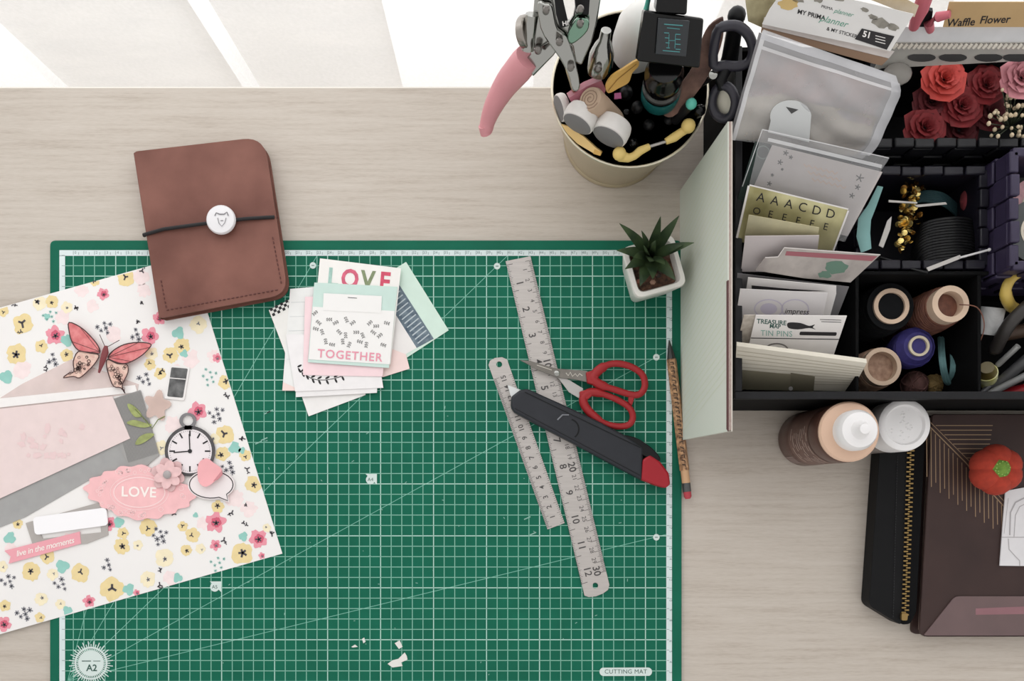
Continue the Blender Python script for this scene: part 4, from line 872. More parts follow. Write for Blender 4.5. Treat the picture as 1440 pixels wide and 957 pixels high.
for x, y, z, r, m, l in ((1310, 142, 10, 22, rdk, 'deep red artificial rose nearest the hazy bag'), (1354, 148, 10.2, 26, rd, 'crimson artificial rose in the centre of the basket'), (1302, 178, 10, 26, rd, 'crimson artificial rose at the basket rim by the bag'), (1350, 182, 9, 24, rdk, 'deep red artificial rose at the middle of the basket rim'), (1394, 158, 9.4, 22, rdk, 'deep red artificial rose tucked under the cream berries')): rose('fabric_rose', l, x, y, z, r, m)
rose('pink_blossom', 'dusty pink artificial blossom above the cream berries', 1438, 108, 12.5, 26, M('blossom_pink', (192, 126, 134), .7, var=.12, scale=120), None)
br = thing('berry_sprig', 'sprig of tiny cream berry buds in the rose basket', 'flower', P(1415, 170, 10))
bM = M('berry_cream', (206, 188, 158), .6, var=.15, scale=200); sM = M('sprig_green', (58, 66, 48), .7); st_ = B()
for i in range(46):
    x, y, h = random.gauss(1418, 15), random.gauss(163, 16), random.uniform(10.5, 12.6); c = P(min(x, 1450), max(126, min(y, 194)), h); B().ball(c, R(random.uniform(2.2, 3.4), h), 7, 5, (1, 1.2, 1)).build('berry', bM, br); st_.tube([P(1420, 178, 9.5), c], R(.8, 10), 4)
st_.build('stems', sM, br)
# ------------------------------------------------------------------ clear lidded tray and kraft packet at the back
t0, pl = lean('clear_tray', 'clear moulded plastic lid standing behind the red roses', 'lid', rpoly([(1270, 38), (1470, 38), (1470, 64), (1245, 64)], 4), ((1270, 38, 15.8), (1440, 38, 15.8), (1340, 64, 14.6)), clear_mat('lid_film', (206, 206, 208), .8, .2), .0006, top='flange')
B().poly(Plane((1250, 62, 14.7), (1440, 62, 14.7), (1340, 84, 13.0)), rpoly([(1246, 60), (1470, 60), (1470, 84), (1240, 96), (1228, 100)], 4), .0006).build('shoulder', clear_mat('lid_shoulder', (198, 196, 190), .72, .25), t0)
b = B()
for i in range(30): x = 1256 + i * 7; b.tube([P(x, 68, 14.6), P(x + 6, 62, 14.9)], R(2.2, 14), 6)
b.build('rope_moulding', clear_mat('rope', (226, 220, 208), .85, .3), t0)
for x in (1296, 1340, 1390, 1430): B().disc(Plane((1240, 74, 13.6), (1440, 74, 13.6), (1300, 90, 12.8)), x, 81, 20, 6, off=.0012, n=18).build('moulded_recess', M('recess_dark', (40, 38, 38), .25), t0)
B().ball(P(1262, 104, 12.4), R(20, 12), 16, 10, (1, .8, .6)).build('moulded_dome', clear_mat('dome', (176, 172, 166), .55, .25), t0)
t0, pl = lean('kraft_packet', 'kraft brown packet with Waffle Flower handwriting at the back', 'packet', [(1335, 3), (1470, 3), (1470, 38), (1326, 38)], ((1335, 3, 18.2), (1440, 3, 18.2), (1380, 38, 16.2)), M('kraft_light', (196, 164, 118), .75, var=.08, scale=30))
b = B(); text(b, pl, 'Waffle', 1350, 32, 15, -3, shear=.35, bold=.015); text(b, pl, 'Flower', 1398, 28, 15, -2, shear=.35, bold=.015); b.build('handwriting', ink, t0)
hn = M('handle_pink', (196, 104, 116), .6, var=.06)
B().tube([P(1304, -12, 19.5), P(1294, 14, 18), P(1285, 38, 16)], [R(11, 18), R(11, 18), R(7, 17)], 10).build('pink_tool_handle', hn, label='straight pink tool handle behind the clear plastic lid', cat='tool')
B().tube([P(1336, 20, 17.6), P(1318, 24, 17), P(1306, 32, 16.3), P(1308, 42, 15.4)], [R(5, 17), R(7, 17), R(7, 17), R(6, 16)], 10).build('pink_clip', hn, label='curled pink clip beside the kraft packet', cat='clip')
B().poly(Plane((1296, 14, 17.4), (1320, 14, 17.4), (1305, 40, 15.6)), [(1302, 14), (1312, 16), (1309, 38), (1290, 38)], .003).build('black_clip', black, label='small black bracket between the pink handles', cat='clip')

# ------------------------------------------------------------------ cords, sequins in the dark basket
b = B()
cc = P(1330, 345, 8.6)
sk = thing('cord_skein', 'coil of glossy black cord in the dark woven basket', 'cord', cc - Vector((0, 0, .02)))
cordM = M('cord_black', (12, 12, 14), .5, spec=.3)
for i in range(15):
    f = i / 14; y0 = 312 + f * 56; xw = 52 - 12 * abs(f - .45)
    B().tube(smooth([P(1334 - xw, y0 + 20, 7.5 + f), P(1320 - xw * .4, y0 + 2, 8.9 + f * .8), P(1336, y0 - 5, 9.6 + f * .6), P(1350 + xw * .3, y0 - 3, 9 + f * .6), P(1330 + xw, y0 + 8, 8 + f * .6)], False, 5), R(2.6, 9), 6).build('cord_loop', cordM, sk)
sk = thing('teal_skein', 'loose dark teal thread skein behind the black cord coil', 'thread', P(1310, 280, 6))
for i in range(9): B().tube(smooth([P(1272, 284 + i, 6 + i * .2), P(1296, 270 + i * 1.6, 7.6), P(1325, 272 + i * 2, 8), P(1346, 288 + i * 2, 6.4)], False, 5), R(1.7, 8), 5).build('strand', M('thread_teal', (38, 66, 70), .6), sk)
sq_ = thing('sequin_string', 'gold sequin string hanging inside the dark woven basket', 'sequins', P(1273, 300, 5)); sqm = [M('sequin_%d' % i, c, .25, .85) for i, c in enumerate(((190, 150, 70), (120, 84, 36), (230, 205, 130)))]
for i in range(110):
    y = random.uniform(244, 352); x = 1284 - (y - 244) * .14 + random.gauss(0, 7); c = P(x, y, random.uniform(8, 9.8)); ax = Vector((random.uniform(-1, 1), random.uniform(-1, 1), random.uniform(.2, 1)))
    B().lathe([(R(random.uniform(3, 5), 8), 0), (R(2.4), .0003)], c, ax, 8).build('sequin', sqm[i % 3 if i % 5 else 2], sq_)
for q, l, h in (([(1286, 288), (1330, 284), (1332, 287), (1290, 291)], 'flat white card winder on the teal thread', 9.6), ([(1303, 376), (1350, 358), (1352, 363), (1306, 381)], 'white paper label end under the black cord', 10.8), ([(1236, 345), (1248, 310), (1254, 304), (1252, 322), (1242, 348)], 'thin grey paper label standing beside gold sequins', 10.2), ([(1250, 281), (1290, 284), (1290, 286), (1250, 284)], 'thin grey winder edge crossing the gold sequins', 9.9)):
    B().poly(F(h), q, .0009).build('paper_label', M('label_offwhite', (176, 172, 168), .7), label=l, cat='label')
B().tube([P(1350, 362, 10.9), P(1391, 351, 10.9)], R(1.5, 10), 6).ball(P(1391, 351, 10.9), R(2.6, 10), 8, 6).build('ball_pin', M('pin_white', (206, 204, 204), .35), label='white ball-headed pin resting over the black cord', cat='pin')
B().ball(P(1360, 282, 7.6), R(12, 7), 10, 8, (.8, 1.4, .8)).build('red_pompom', M('pom_red', (110, 40, 46), .9, var=.3, scale=200, bump=1), label='small dark red pompom by the purple basket wall', cat='pompom')
b = B(); b.tube(smooth([P(1238, 362, 9), P(1258, 368, 9.6), P(1282, 378, 10.2), P(1305, 383, 10.8)], False, 5), R(2, 10), 6)
b.build('loose_cord', cordM, label='loose black cord end trailing over the basket rim', cat='cord')

# ------------------------------------------------------------------ thread spools
def spool(label, px, py, h, rro, rri, prof, mthread, mcore, axis=(0, 0, 1), group=None, z0=.003):
    top = P(px, py, h); ax = Vector(axis).normalized(); Ln = (h * .01 - z0) / ax.z; base = top - ax * Ln
    t0 = thing('thread_spool', label, 'spool', base, group)
    B().ring(base, ax, R(rri, h), R(rro, h), 0, Ln, 32).build('core_tube', mcore, t0)
    if prof:
        o_ = B(); pr = [(R(rro, h) + .0002, Ln * prof[0][1])] + [(R(r, h), Ln * t) for r, t in prof] + [(R(rro, h) + .0002, Ln * prof[-1][1])]; o_.lathe(pr, base, ax, 36); th = o_.build('thread', mthread, t0)
        if len(prof) > 3 and rro > 12:
            w_ = B()
            for k in range(16):
                t = .45 + .5 * k / 16; rr = None
                for (r0, ta), (r1, tb_) in zip(prof, prof[1:]):
                    if ta <= t <= tb_: rr = r0 + (r1 - r0) * (t - ta) / max(tb_ - ta, 1e-6)
                if rr: w_.tube([base + ax * (Ln * (t + .012 * math.sin(a_ * PI / 8 + k))) + (ax.orthogonal().normalized() * math.cos(a_ * PI / 8) + ax.cross(ax.orthogonal().normalized()) * math.sin(a_ * PI / 8)) * R(rr + .5, h) for a_ in range(16)], R(.7, h), 4, True)
            w_.build('thread_winding', mthread, th)
    return t0
cork = M('card_core', (196, 172, 150), .75, var=.08, scale=60)
spool('black thread cone spool with pale open core in the tray', 1254, 430, 8.6, 25, 19, [(36, .05), (36, .5), (35.5, .8), (33, .97)], M('thread_black', (16, 17, 19), .85, var=.2, scale=200, spec=.15), cork)
spool('spool of russet brown thread with loose end in the tray', 1337, 427, 10.2, 26, 18, [(29, .05), (30.5, .4), (30.5, .7), (28, .9)], M('thread_russet', (84, 48, 40), .7, rgb2=(120, 78, 60), scale=150), cork, (0, .02, 1))
spool('short blue violet thread reel among the larger spools', 1293, 486, 8.0, 14.5, 11, [(18, .05), (19, .5), (27, .72), (27.5, .9), (20, .97)], M('thread_violet', (50, 44, 108), .7, var=.2, scale=180), M('core_pale', (206, 194, 170), .7))
spool('nearly empty cardboard spool beside the ivory packet', 1241, 515, 7.6, 27, 21, [(28, .05), (29, .5), (28.5, .8), (28, .9)], M('thread_tan', (122, 92, 76), .75, rgb2=(170, 140, 118), scale=160), cork, (.03, .05, 1))
B().tube(smooth([P(1349, 428, 10.3), P(1374, 432, 10.8), P(1384, 455, 10.8), P(1378, 480, 10), P(1362, 506, 8), P(1348, 520, 6.5)], False, 5), R(.8, 10), 5).build('thread_tail', M('thread_russet', (0, 0, 0)), label='loose russet thread tail looping over the divider', cat='thread')
tl = thing('floss_loop', 'folded pale teal embroidery floss loop beside the violet reel', 'thread', P(1330, 510, 4)); tm = M('floss_teal', (96, 132, 134), .6, var=.15, scale=150)
for x0_ in (0, 4): B().tube(smooth([P(1321 + x0_, 475, 5), P(1323 + x0_, 505, 7.2), P(1328 + x0_, 532, 6.6), P(1334 + x0_, 538, 6), P(1339 + x0_ * .5, 515, 7), P(1337 + x0_ * .5, 482, 5)], False, 5), R(3, 6), 6).build('strand', tm, tl)
for x, y, r, c, l in ((1286, 540, 17, (96, 66, 62), 'dark reddish brown yarn ball at the tray front wall'), (1313, 540, 13, (140, 116, 72), 'mustard yarn ball at the tray front wall')):
    t0 = thing('yarn_ball', l, 'yarn', P(x, y, 3)); m = M('yarn_%d' % r, c, .85, var=.3, scale=160); B().ball(P(x, y, 4.4), R(r, 4), 12, 8).build('core', m, t0)
    w_ = B()
    for k in range(7):
        a = Vector((random.uniform(-1, 1), random.uniform(-1, 1), random.uniform(-1, 1))).normalized(); u = a.orthogonal().normalized(); v = a.cross(u); w_.tube([P(x, y, 4.4) + (u * math.cos(q_ * PI / 8) + v * math.sin(q_ * PI / 8)) * R(r + .8, 4) for q_ in range(16)], R(1.2, 4), 4, True)
    w_.build('winding', m, t0)
# tools in the right compartment
t0 = thing('ribbon_reel', 'white ribbon reel standing in the tool compartment', 'ribbon', P(1388, 470, 5))
B().lathe([(R(16, 7), 0), (R(17, 7), .001), (R(17, 7), .022), (R(16, 7), .023)], P(1386, 470, 7.4), (.1, .95, .25), 28).build('ribbon', M('ribbon_white', (196, 196, 196), .5, var=.08, scale=120, stretch=(1, 1, 12)), t0)
yb = thing('yellow_bottle', 'small yellow capped bottle with printed label among tools', 'bottle', P(1388, 520, 3)); ax = (P(1390, 500, 9) - P(1386, 548, 4)).normalized()
B().lathe([(R(13, 6), 0), (R(13, 6), .022), (R(9, 6), .026), (R(9, 6), .03)], P(1386, 540, 6), ax, 24).build('body', M('bottle_amber', (96, 84, 44), .3, var=.2), yb)
B().lathe([(R(14, 6), .009), (R(14.2, 6), .01), (R(14.2, 6), .021), (R(14, 6), .022)], P(1386, 540, 6), ax, 24).build('label', M('label_yellow', (196, 190, 96), .5, rgb2=(225, 225, 190), scale=140), yb)
B().tube(smooth([P(1450, 380, 10.4), P(1432, 384, 10.6), P(1419, 396, 10.6), P(1414, 412, 10.4), P(1420, 428, 9.6), P(1428, 434, 8.4)], False, 4), [R(7, 10)] * 12 + [R(8, 10)] * 9, 10).build('yellow_hook', M('hook_yellow', (196, 168, 84), .4, var=.1), label='glossy mustard yellow hooked handle in the tool compartment', cat='tool')
for q, r, m, l, nm in (([(1400, 490, 8), (1420, 455, 10), (1450, 425, 11)], 9, M('plier_dark', (48, 44, 42), .45), 'dark curved plier handle crossing the tool compartment', 'plier_handle'), ([(1404, 512, 8), (1432, 486, 9.6)], 4, M('tool_silver', (170, 170, 168), .35, .5), 'slim silver tool shaft above the grey pens', 'tool_shaft'), ([(1398, 545, 7), (1450, 500, 9)], 8, M('tool_charcoal', (66, 66, 68), .4), 'thick charcoal pen lying in the tool compartment', 'marker_pen'), ([(1394, 552, 7.6), (1450, 524, 8.8)], 5, M('tool_lightgrey', (120, 120, 120), .4), 'thin light grey pen by the tray front wall', 'marker_pen'), ([(1408, 556, 6.6), (1450, 546, 8)], 9, M('red_case', (160, 30, 40), .4), 'red glossy case at the tray front corner', 'red_case'), ([(1412, 470, 6.4), (1452, 462, 7)], 10, M('tool_brown', (70, 52, 40), .6), 'brown leather punch handle in the tool compartment', 'punch_handle'), ([(1380, 553, 7), (1402, 532, 7.4)], 4, M('tool_grey2', (90, 90, 94), .35), 'stubby grey clip lying under the yellow bottle', 'clip')):
    t0 = thing(nm, l, 'tool', P(*q[0])); pts = [P(*p) for p in (smooth(q, False, 4) if len(q) > 2 else q)]; n_ = len(pts)
    B().tube(pts, [R(r, 8)] * n_, 12).build('shaft', m, t0); B().ball(pts[0], R(r * 1.02, 8), 12, 8).build('end_cap', m, t0)

# ------------------------------------------------------------------ bottles in front of the tray
pb = thing('paint_bottle', 'brown craft paint bottle with white flip cap and printed label', 'bottle', P(1131, 617, 0))
c0 = P(1192, 607, 10.2); c0.z = DZ; rb = R(43, 10.2)
B().lathe([(rb * .9, 0), (rb, .004), (rb, .028), (rb * .985, .03), (rb * .985, .08), (rb, .082), (rb, .096), (rb * .97, .1), (rb * .9, .1022)], c0, n=40).build('body', M('bottle_brown', (84, 56, 48), .35, var=.05), pb)
B().lathe([(rb * .93, .1018), (rb * .985, .1025), (rb * .985, .1045), (rb * .93, .106), (rb * .4, .108), (0, .1085)], c0, n=40).build('shoulder', M('bottle_tan', (212, 178, 154), .45, var=.03), pb)
cc = M('cap_white', (232, 230, 230), .35)
c1 = c0 + Vector((.002, .0005, 0))
B().lathe([(rb * .66, .107), (rb * .66, .116), (rb * .6, .119), (rb * .56, .121), (rb * .3, .122), (rb * .22, .126), (rb * .16, .131), (0, .132)], c1, n=36).build('cap', cc, pb)
b = B()
lab = M('label_brown', (116, 88, 78), .5, rgb2=(92, 66, 60), scale=60)
n_ = 26; vs = []
for z in (.031, .079):
    for k in range(n_ + 1):
        a = math.radians(110 + 190 * k / n_); vs.append(c0 + Vector((rb * .992 * math.cos(a), rb * .992 * math.sin(a), z)))
b.add(vs, [(k, k + 1, n_ + 2 + k, n_ + 1 + k) for k in range(n_)]); lb = b.build('label', lab, pb)
b = B()
for j in range(9):
    z = .037 + j * .0047
    for k in range(3):
        a0_ = math.radians(160 + random.uniform(0, 20) + k * 28); a1_ = a0_ + math.radians(random.uniform(10, 24)); b.add([c0 + Vector((rb * .997 * math.cos(a), rb * .997 * math.sin(a), zz)) for a, zz in ((a0_, z), ((a0_ + a1_) / 2, z), (a1_, z), (a1_, z + .0013), ((a0_ + a1_) / 2, z + .0013), (a0_, z + .0013))], [(0, 1, 4, 5), (1, 2, 3, 4)])
b.build('label_print', rgbm((176, 156, 146)), lb)
b = B()
for k in range(4): 
    a0_ = math.radians(222 + k * 6); b.add([c0 + Vector((rb * 1.004 * math.cos(a), rb * 1.004 * math.sin(a), zz)) for a, zz in ((a0_, .006), (a0_ + .09, .006), (a0_ + .09, .024), (a0_, .024))], [(0, 1, 2, 3)])
b.build('bar_panel', rgbm((130, 112, 106)), pb)
wb = thing('glue_bottle', 'white capped glue bottle standing beside the brown paint bottle', 'bottle', P(1216, 608, 0))
c0 = P(1273, 597, 8.3); c0.z = DZ; r = R(37.5, 8.3)
B().lathe([(r * .9, 0), (r * .96, .003), (r * .96, .05), (r * .8, .055)], c0, n=36).build('body', M('glue_body', (120, 112, 108), .3, rgb2=(92, 84, 80), scale=30), wb)
B().lathe([(r * .9, .054), (r * .99, .056), (r, .078), (r * .97, .0815), (r * .88, .083), (r * .76, .083), (r * .7, .0805), (r * .4, .0800), (0, .0802)], c0, n=40).build('cap', M('cap_white', (0, 0, 0)), wb)
b = B()
for i in range(24): a = random.uniform(0, 6.28); d = random.uniform(.1, .66) * r; b.ball(c0 + Vector((d * math.cos(a), d * math.sin(a), .0800)), .0009, 6, 4, (1.3, 1, .5))
b.build('dried_glue', M('glue_spots', (226, 224, 224), .5), wb)

# ------------------------------------------------------------------ planner, pouch, pumpkin, card
plan = thing('leather_planner', 'dark brown leather planner with gold palm leaf and flap', 'planner', P(1400, 740, 0))
pm = M('planner_leather', (54, 38, 36), .5, rgb2=(64, 46, 43), scale=20, var=.08, bump=.15, spec=.3)
pl = F(2.1)
PX1 = 1640
B().poly(pl, rpoly([(1311, 582), (PX1, 582), (PX1, 895), (1293, 895)], [4, 10, 10, 12]), .0035).build('front_cover', pm, plan, bevel=.0008)
B().poly(F(1.74), [(1316, 586), (PX1 - 6, 586), (PX1 - 6, 888), (1301, 888)], .0135).build('pages', M('planner_pages', (150, 130, 120), .8), plan)
B().poly(F(.37), rpoly([(705 + (1311 - 705) * .979, 584), (PX1 - 20, 584), (PX1 - 20, 890), (705 + (1294 - 705) * .979, 891)], 8), .0035).build('back_cover', pm, plan)
B().poly(F(2.22), rpoly([(1343, 838), (PX1, 838), (PX1, 893), (1299, 893)], [6, 4, 8, 3]), .0012).build('flap', M('flap_taupe', (100, 83, 83), .5, rgb2=(110, 90, 90), scale=30, spec=.3), plan)
b = B(); fpz = F(2.22); b.face(fpz, [(1372, 855), (1500, 850), (1500, 862), (1372, 864)], .0001); b.build('rose_stamp', rgbm((138, 98, 104), var=.1), plan)
gl = M('gold_line', (150, 124, 98), .45, .4)
b = B(); pts = [(1304, 596), (1330, 622), (1358, 650), (1385, 682), (1412, 712)]; b.stroke(pl, pts, 1.6); b.stroke(pl, [(x + 4, y - 3) for x, y in pts], 1); b.build('leaf_midrib', gl, plan)
for i in range(18):
    x = 1303 + i * 6.2; y0 = 596 + (x - 1304) * 1.07; y1 = 674 + i * 4.2 + (6 if i % 2 else -4); B().stroke(pl, [(x, y0 + 2), (x + .6, min(y1, 745))], 1.1).build('leaf_line', gl, plan)
for i in range(8):
    y = 598 + i * 6.5; x0_ = 1306 + (y - 596) * .94; B().stroke(pl, [(x0_ + 8, y), (1396 - i * 1, y)], 1.1).build('leaf_line', gl, plan)
pouch = thing('zip_pouch', 'slim black leather pouch with brass zipper beside the planner', 'pouch', P(1255, 760, 0))
pk = M('pouch_black', (12, 12, 14), .6, var=.15, scale=60, bump=.2, spec=.2)
B().poly(F(1.9), rpoly([(1237, 634), (1279, 628), (1268, 879), (1222, 851)], [2, 2, 6, 8]), .018).build('body', pk, pouch, bevel=.003)
B().poly(F(1.95), rpoly([(1278, 628), (1301, 622), (1289, 860), (1280, 877), (1268, 878)], [2, 2, 4, 4, 4]), .018).build('zip_side', M('pouch_tape', (10, 10, 12), .8, spec=.15), pouch, bevel=.002)
zt = M('brass', (150, 124, 78), .35, .8); zp = thing
zl = B().stroke(F(1.97), [(1281, 628), (1273, 866)], 7, .0001).build('zipper_tape', black_m, pouch)
for i in range(72):
    t = i / 71; x, y = 1281 - 8 * t, 630 + 234 * t; dx = 2.1 if i % 2 else -2.1
    if i == 0: z0_ = B().poly(F(2.07), [(x - 3 + dx, y - 1), (x + 3 + dx, y - 1), (x + 3 + dx, y + 1), (x - 3 + dx, y + 1)], .001).build('zipper_tooth', zt, zl); c_ref = P(x + dx, y, 2.07)
    else:
        o = z0_.copy(); COL.objects.link(o); o.parent = zl; o.location = z0_.location + (P(x + dx, y, 2.07) - c_ref)
B().poly(F(2.25), rpoly([(1268, 862), (1277, 862), (1276, 872), (1268, 872)], 2), .003).build('zipper_slider', zt, pouch)
b = stitches(F(1.92), (1262, 640), (1256, 868), 60, 1); b.build('seam_stitching', M('seam_dark', (44, 44, 46), .8), pouch)
pum = thing('felt_pumpkin', 'orange red felt pumpkin with green stem on the planner', 'pumpkin', P(1398, 664, 2.1))
pc_ = P(1400, 660, 4); pr = R(36, 4); orM = M('felt_orange', (164, 54, 36), .9, var=.14, scale=180, bump=.6)
for i in range(6):
    a = 2 * PI * i / 6 + .52; c = pc_ + Vector((math.cos(a), math.sin(a), 0)) * pr * .44
    b = B(); b.ball((0, 0, 0), 1, 16, 12, (pr * .57, pr * .60, pr * .62)); rot = Matrix.Rotation(a, 3, 'Z'); b.v = [rot @ v + c for v in b.v]; b.build('segment', orM, pum)
B().lathe([(pr * .37, 0), (pr * .35, .003), (pr * .2, .006), (0, .0075)], pc_ + Vector((-pr * .1, .0008, pr * .44)), n=20).build('stem_cap', M('felt_green', (116, 150, 62), .9, rgb2=(86, 122, 44), scale=220, bump=.6), pum)
b = B(); cs = pc_ + Vector((-pr * .1, .0008, pr * .44 + .0035))
for i in range(26): a = 2.4 * i; d = pr * .3 * math.sqrt(i / 26); b.ball(cs + Vector((d * math.cos(a), d * math.sin(a), .003 - d * .25)), .0007, 6, 4)
b.build('bead_stitches', M('felt_lime', (150, 186, 96), .8), pum)
t0, pl = card('stamped_card', 'white card with grey arch drawing on the leather planner', 'card', [(1414, 690), (1490, 676), (1490, 796), (1406, 795)], 2.3, (218, 216, 218), .0012)
b = B(); b.stroke(pl, [(1420, 752), (1421, 720), (1428, 706), (1440, 700), (1460, 700)], 2); b.stroke(pl, [(1426, 754), (1428, 724), (1434, 712), (1446, 706)], 1); b.stroke(pl, [(1408, 755), (1490, 755)], 1); b.stroke(pl, [(1418, 757), (1419, 772), (1428, 782), (1434, 788), (1434, 795)], 1.2)
b.stroke(pl, [(1418, 700), (1412, 750)], .6); b.build('arch_drawing', rgbm((168, 164, 166)), t0)

# ------------------------------------------------------------------ metal bucket of tools
bx = .108; by = .337; BHt = .096; rr_, rb_ = .0655, .0475
bu = thing('metal_bucket', 'pale gold tin bucket crammed with craft tools', 'bucket', (bx, by, DZ))
tin = M('tin_gold', (196, 184, 158), .34, .75, var=.05, scale=20); c0 = Vector((bx, by, DZ))
B().lathe([(rb_ - .002, 0), (rb_ + .0012, .001), (rb_ + .001, .004), (rb_, .0055), (rr_, BHt), (rr_ - .001, BHt)], c0, n=64).build('body', tin, bu)
B().lathe([(rr_ - .001, BHt), (rb_ - .001, .0055), (0, .005)], c0, n=64).build('inner_wall', M('tin_inside_shaded', (70, 64, 52), .5, .7), bu)  # darker tin: the shade inside the bucket is put into its colour
B().tube([c0 + Vector((rr_ * math.cos(a * PI / 32), rr_ * math.sin(a * PI / 32), BHt)) for a in range(64)], .0011, 8, True).build('rim', M('tin_rim', (222, 214, 194), .3, .6), bu)
def rod(name, label, cat, pts, rads, m, capm=None, n=14, flat=1., parts=()):
    q = [P(*p) for p in pts]; t0 = thing(name, label, cat, q[-1]); B().tube(q, [R(r, p[2]) for r, p in zip(rads, pts)], n, flat=flat).build('shaft', m, t0)
    for nm, i, r, mm in parts: B().ball(q[i], R(r, pts[i][2]), 12, 8).build(nm, mm, t0)
    return t0
# eyelet plier
ep = thing('eyelet_plier', 'chrome eyelet plier with a dusty pink grip hanging over the bucket', 'pliers', P(790, 90, 9))
pkM = M('grip_pink', (206, 140, 146), .5, var=.03)
gp = smooth([(683, 186, 8.4), (686, 170, 9), (696, 145, 10.4), (712, 118, 12), (730, 96, 13.6), (742, 80, 14.8)], False, 3)
B().tube([P(*p) for p in gp], [R(r, 11) for r in ([8, 10, 10.5, 11, 12, 13, 14, 15, 16, 17, 18, 18.5, 19, 19, 18, 17][:len(gp)])], 16).build('grip', pkM, ep)
B().tube([P(684, 187, 8.3), P(680, 176, 8.9)], [R(8), R(7)], 10).build('grip_toe', pkM, ep)
gp_ = Plane((745, 90, 14.6), (780, 60, 16.4), (760, 105, 14.4))
B().poly(gp_, [(738, 84), (752, 68), (778, 54), (786, 66), (776, 80), (749, 108)], .004).build('lower_arm', chrome, ep, bevel=.001)
hp_ = Plane((765, 10, 18.5), (790, 60, 16.8), (820, 10, 18.6))
B().poly(hp_, smooth([(756, 4), (766, 6), (776, 8), (780, 25), (784, 42), (797, 52), (806, 75), (814, 108), (815, 126), (805, 128), (800, 108), (788, 84), (772, 62), (760, 40)], k=2), .006).build('main_lever', chrome, ep, bevel=.0012)
hp2 = Plane((765, 10, 17.6), (790, 60, 16.0), (820, 10, 17.8))
B().poly(hp2, [(752, -10), (780, -10), (788, 20), (800, 32), (806, 22), (812, -8), (846, -8), (840, 30), (832, 60), (818, 92), (808, 88), (805, 66), (790, 52), (764, 70), (752, 74), (748, 40)], .008).build('jaw', chrome, ep, bevel=.0012)
B().poly(Plane((790, 20, 18.2), (830, 20, 18.4), (810, 50, 17.2)), smooth([(808, 30), (818, 25), (828, 30), (826, 44), (812, 58), (802, 62), (798, 50)], k=3), .005).build('cam_plate', M('chrome_green', (120, 150, 132), .18, 1), ep, bevel=.001)
B().poly(Plane((784, 0, 19), (800, 0, 19), (790, 40, 17.6)), [(779, -8), (790, -8), (800, 36), (788, 40), (782, 20)], .006).build('dark_insert', black, ep)
B().poly(Plane((810, 0, 19), (832, 0, 19), (820, 20, 18.4)), [(808, -8), (830, -8), (828, 22), (810, 20)], .008).build('rubber_pad', black, ep, bevel=.001)
B().lathe([(R(21, 16), 0), (R(22, 16), .001), (R(22, 16), .005), (R(20, 16), .006)], P(735, 46, 16), (.85, -.1, .5), 28).build('die_wheel', M('steel_dark', (150, 144, 138), .25, 1), ep)
B().tube([P(742, 70, 15.6), P(748, 20, 17.6)], [R(9, 16), R(9, 17)], 12).build('screw_post', chrome, ep)
for x, y, h in ((768, 14, 18.9), (787, 58, 17.5), (757, 70, 16.4), (816, 33, 18.5), (803, 94, 15.8), (816, 13, 19.2)): B().lathe([(R(5, h), -.004), (R(5, h), .002), (R(3, h), .003), (0, .003)], P(x, y, h), (0, -.3, 1), 16).build('rivet', M('rivet_steel', (120, 116, 112), .3, .9), ep)
b = B(); text(b, Plane((790, 20, 18.9), (830, 20, 18.9), (810, 50, 17.8)), 'HI', 795, 33, 9, -8, bold=.02); b.build('lettering', white_p, ep)
B().tube([P(800, 96, 15), P(812, 140, 9.5), P(818, 160, 6)], [R(10, 14), R(9, 10), R(8, 8)], 12, flat=.5).build('inner_arm', M('chrome_gold_reflect', (176, 158, 120), .3, .9), ep)  # golden reflection put into the chrome arm's base colour
# other tools
t0 = thing('setting_die', 'small chrome setting tool with domed end beside the pliers', 'tool', P(843, 100, 10))
B().lathe([(R(17, 13), 0), (R(18, 13), .004), (R(17, 13), .016), (R(12, 14), .024), (R(8, 14), .028), (R(7, 14), .036), (0, .037)], P(842, 100, 13), (.05, .4, .9), 24).build('body', chrome, t0); B().ball(P(841, 96, 14.6), R(6, 14), 10, 8).build('knob', M('rivet_steel', (0, 0, 0)), t0)
t0 = thing('white_bottle', 'plain white squeeze bottle standing at the bucket back', 'bottle', P(876, 100, 6))
B().lathe([(R(24, 10), 0), (R(33, 12), .026), (R(36, 15), .055), (R(33, 16), .076), (R(24, 17), .088), (R(11, 18), .094), (0, .095)], P(884, 108, 5.6), (-.03, .06, 1), 32).build('body', M('matte_white', (222, 220, 216), .5), t0)
t0 = thing('yellow_scraper', 'ochre yellow curved scraper poking from the bucket', 'scraper', P(872, 112, 11)); pl = Plane((856, 120, 13.4), (896, 88, 14.6), (872, 130, 12.6))
B().poly(pl, smooth([(852, 122), (860, 108), (878, 96), (896, 85), (898, 93), (889, 103), (884, 116), (870, 124), (856, 131)], k=3), .002).build('blade', M('ochre', (206, 162, 84), .45, var=.1), t0); B().stroke(pl, [(855, 128), (868, 112), (895, 90)], 1.2, .0003).build('ridge', rgbm((150, 110, 52)), t0)
B().poly(Plane((802, 138, 12.2), (842, 116, 12.8), (830, 165, 11)), [(800, 138), (824, 122), (846, 113), (852, 126), (836, 168), (812, 158)], .012).build('pink_box', M('mauve_box', (168, 100, 114), .5, var=.06), label='mauve pink box end behind the tan roll', cat='box')
t0 = thing('stamp_block', 'tan cylindrical roll with spiral end leaning in the bucket', 'roll', P(850, 165, 9)); a_, b_ = P(830, 139, 13), P(872, 182, 7.5); ax = (a_ - b_).normalized(); Ln = (a_ - b_).length
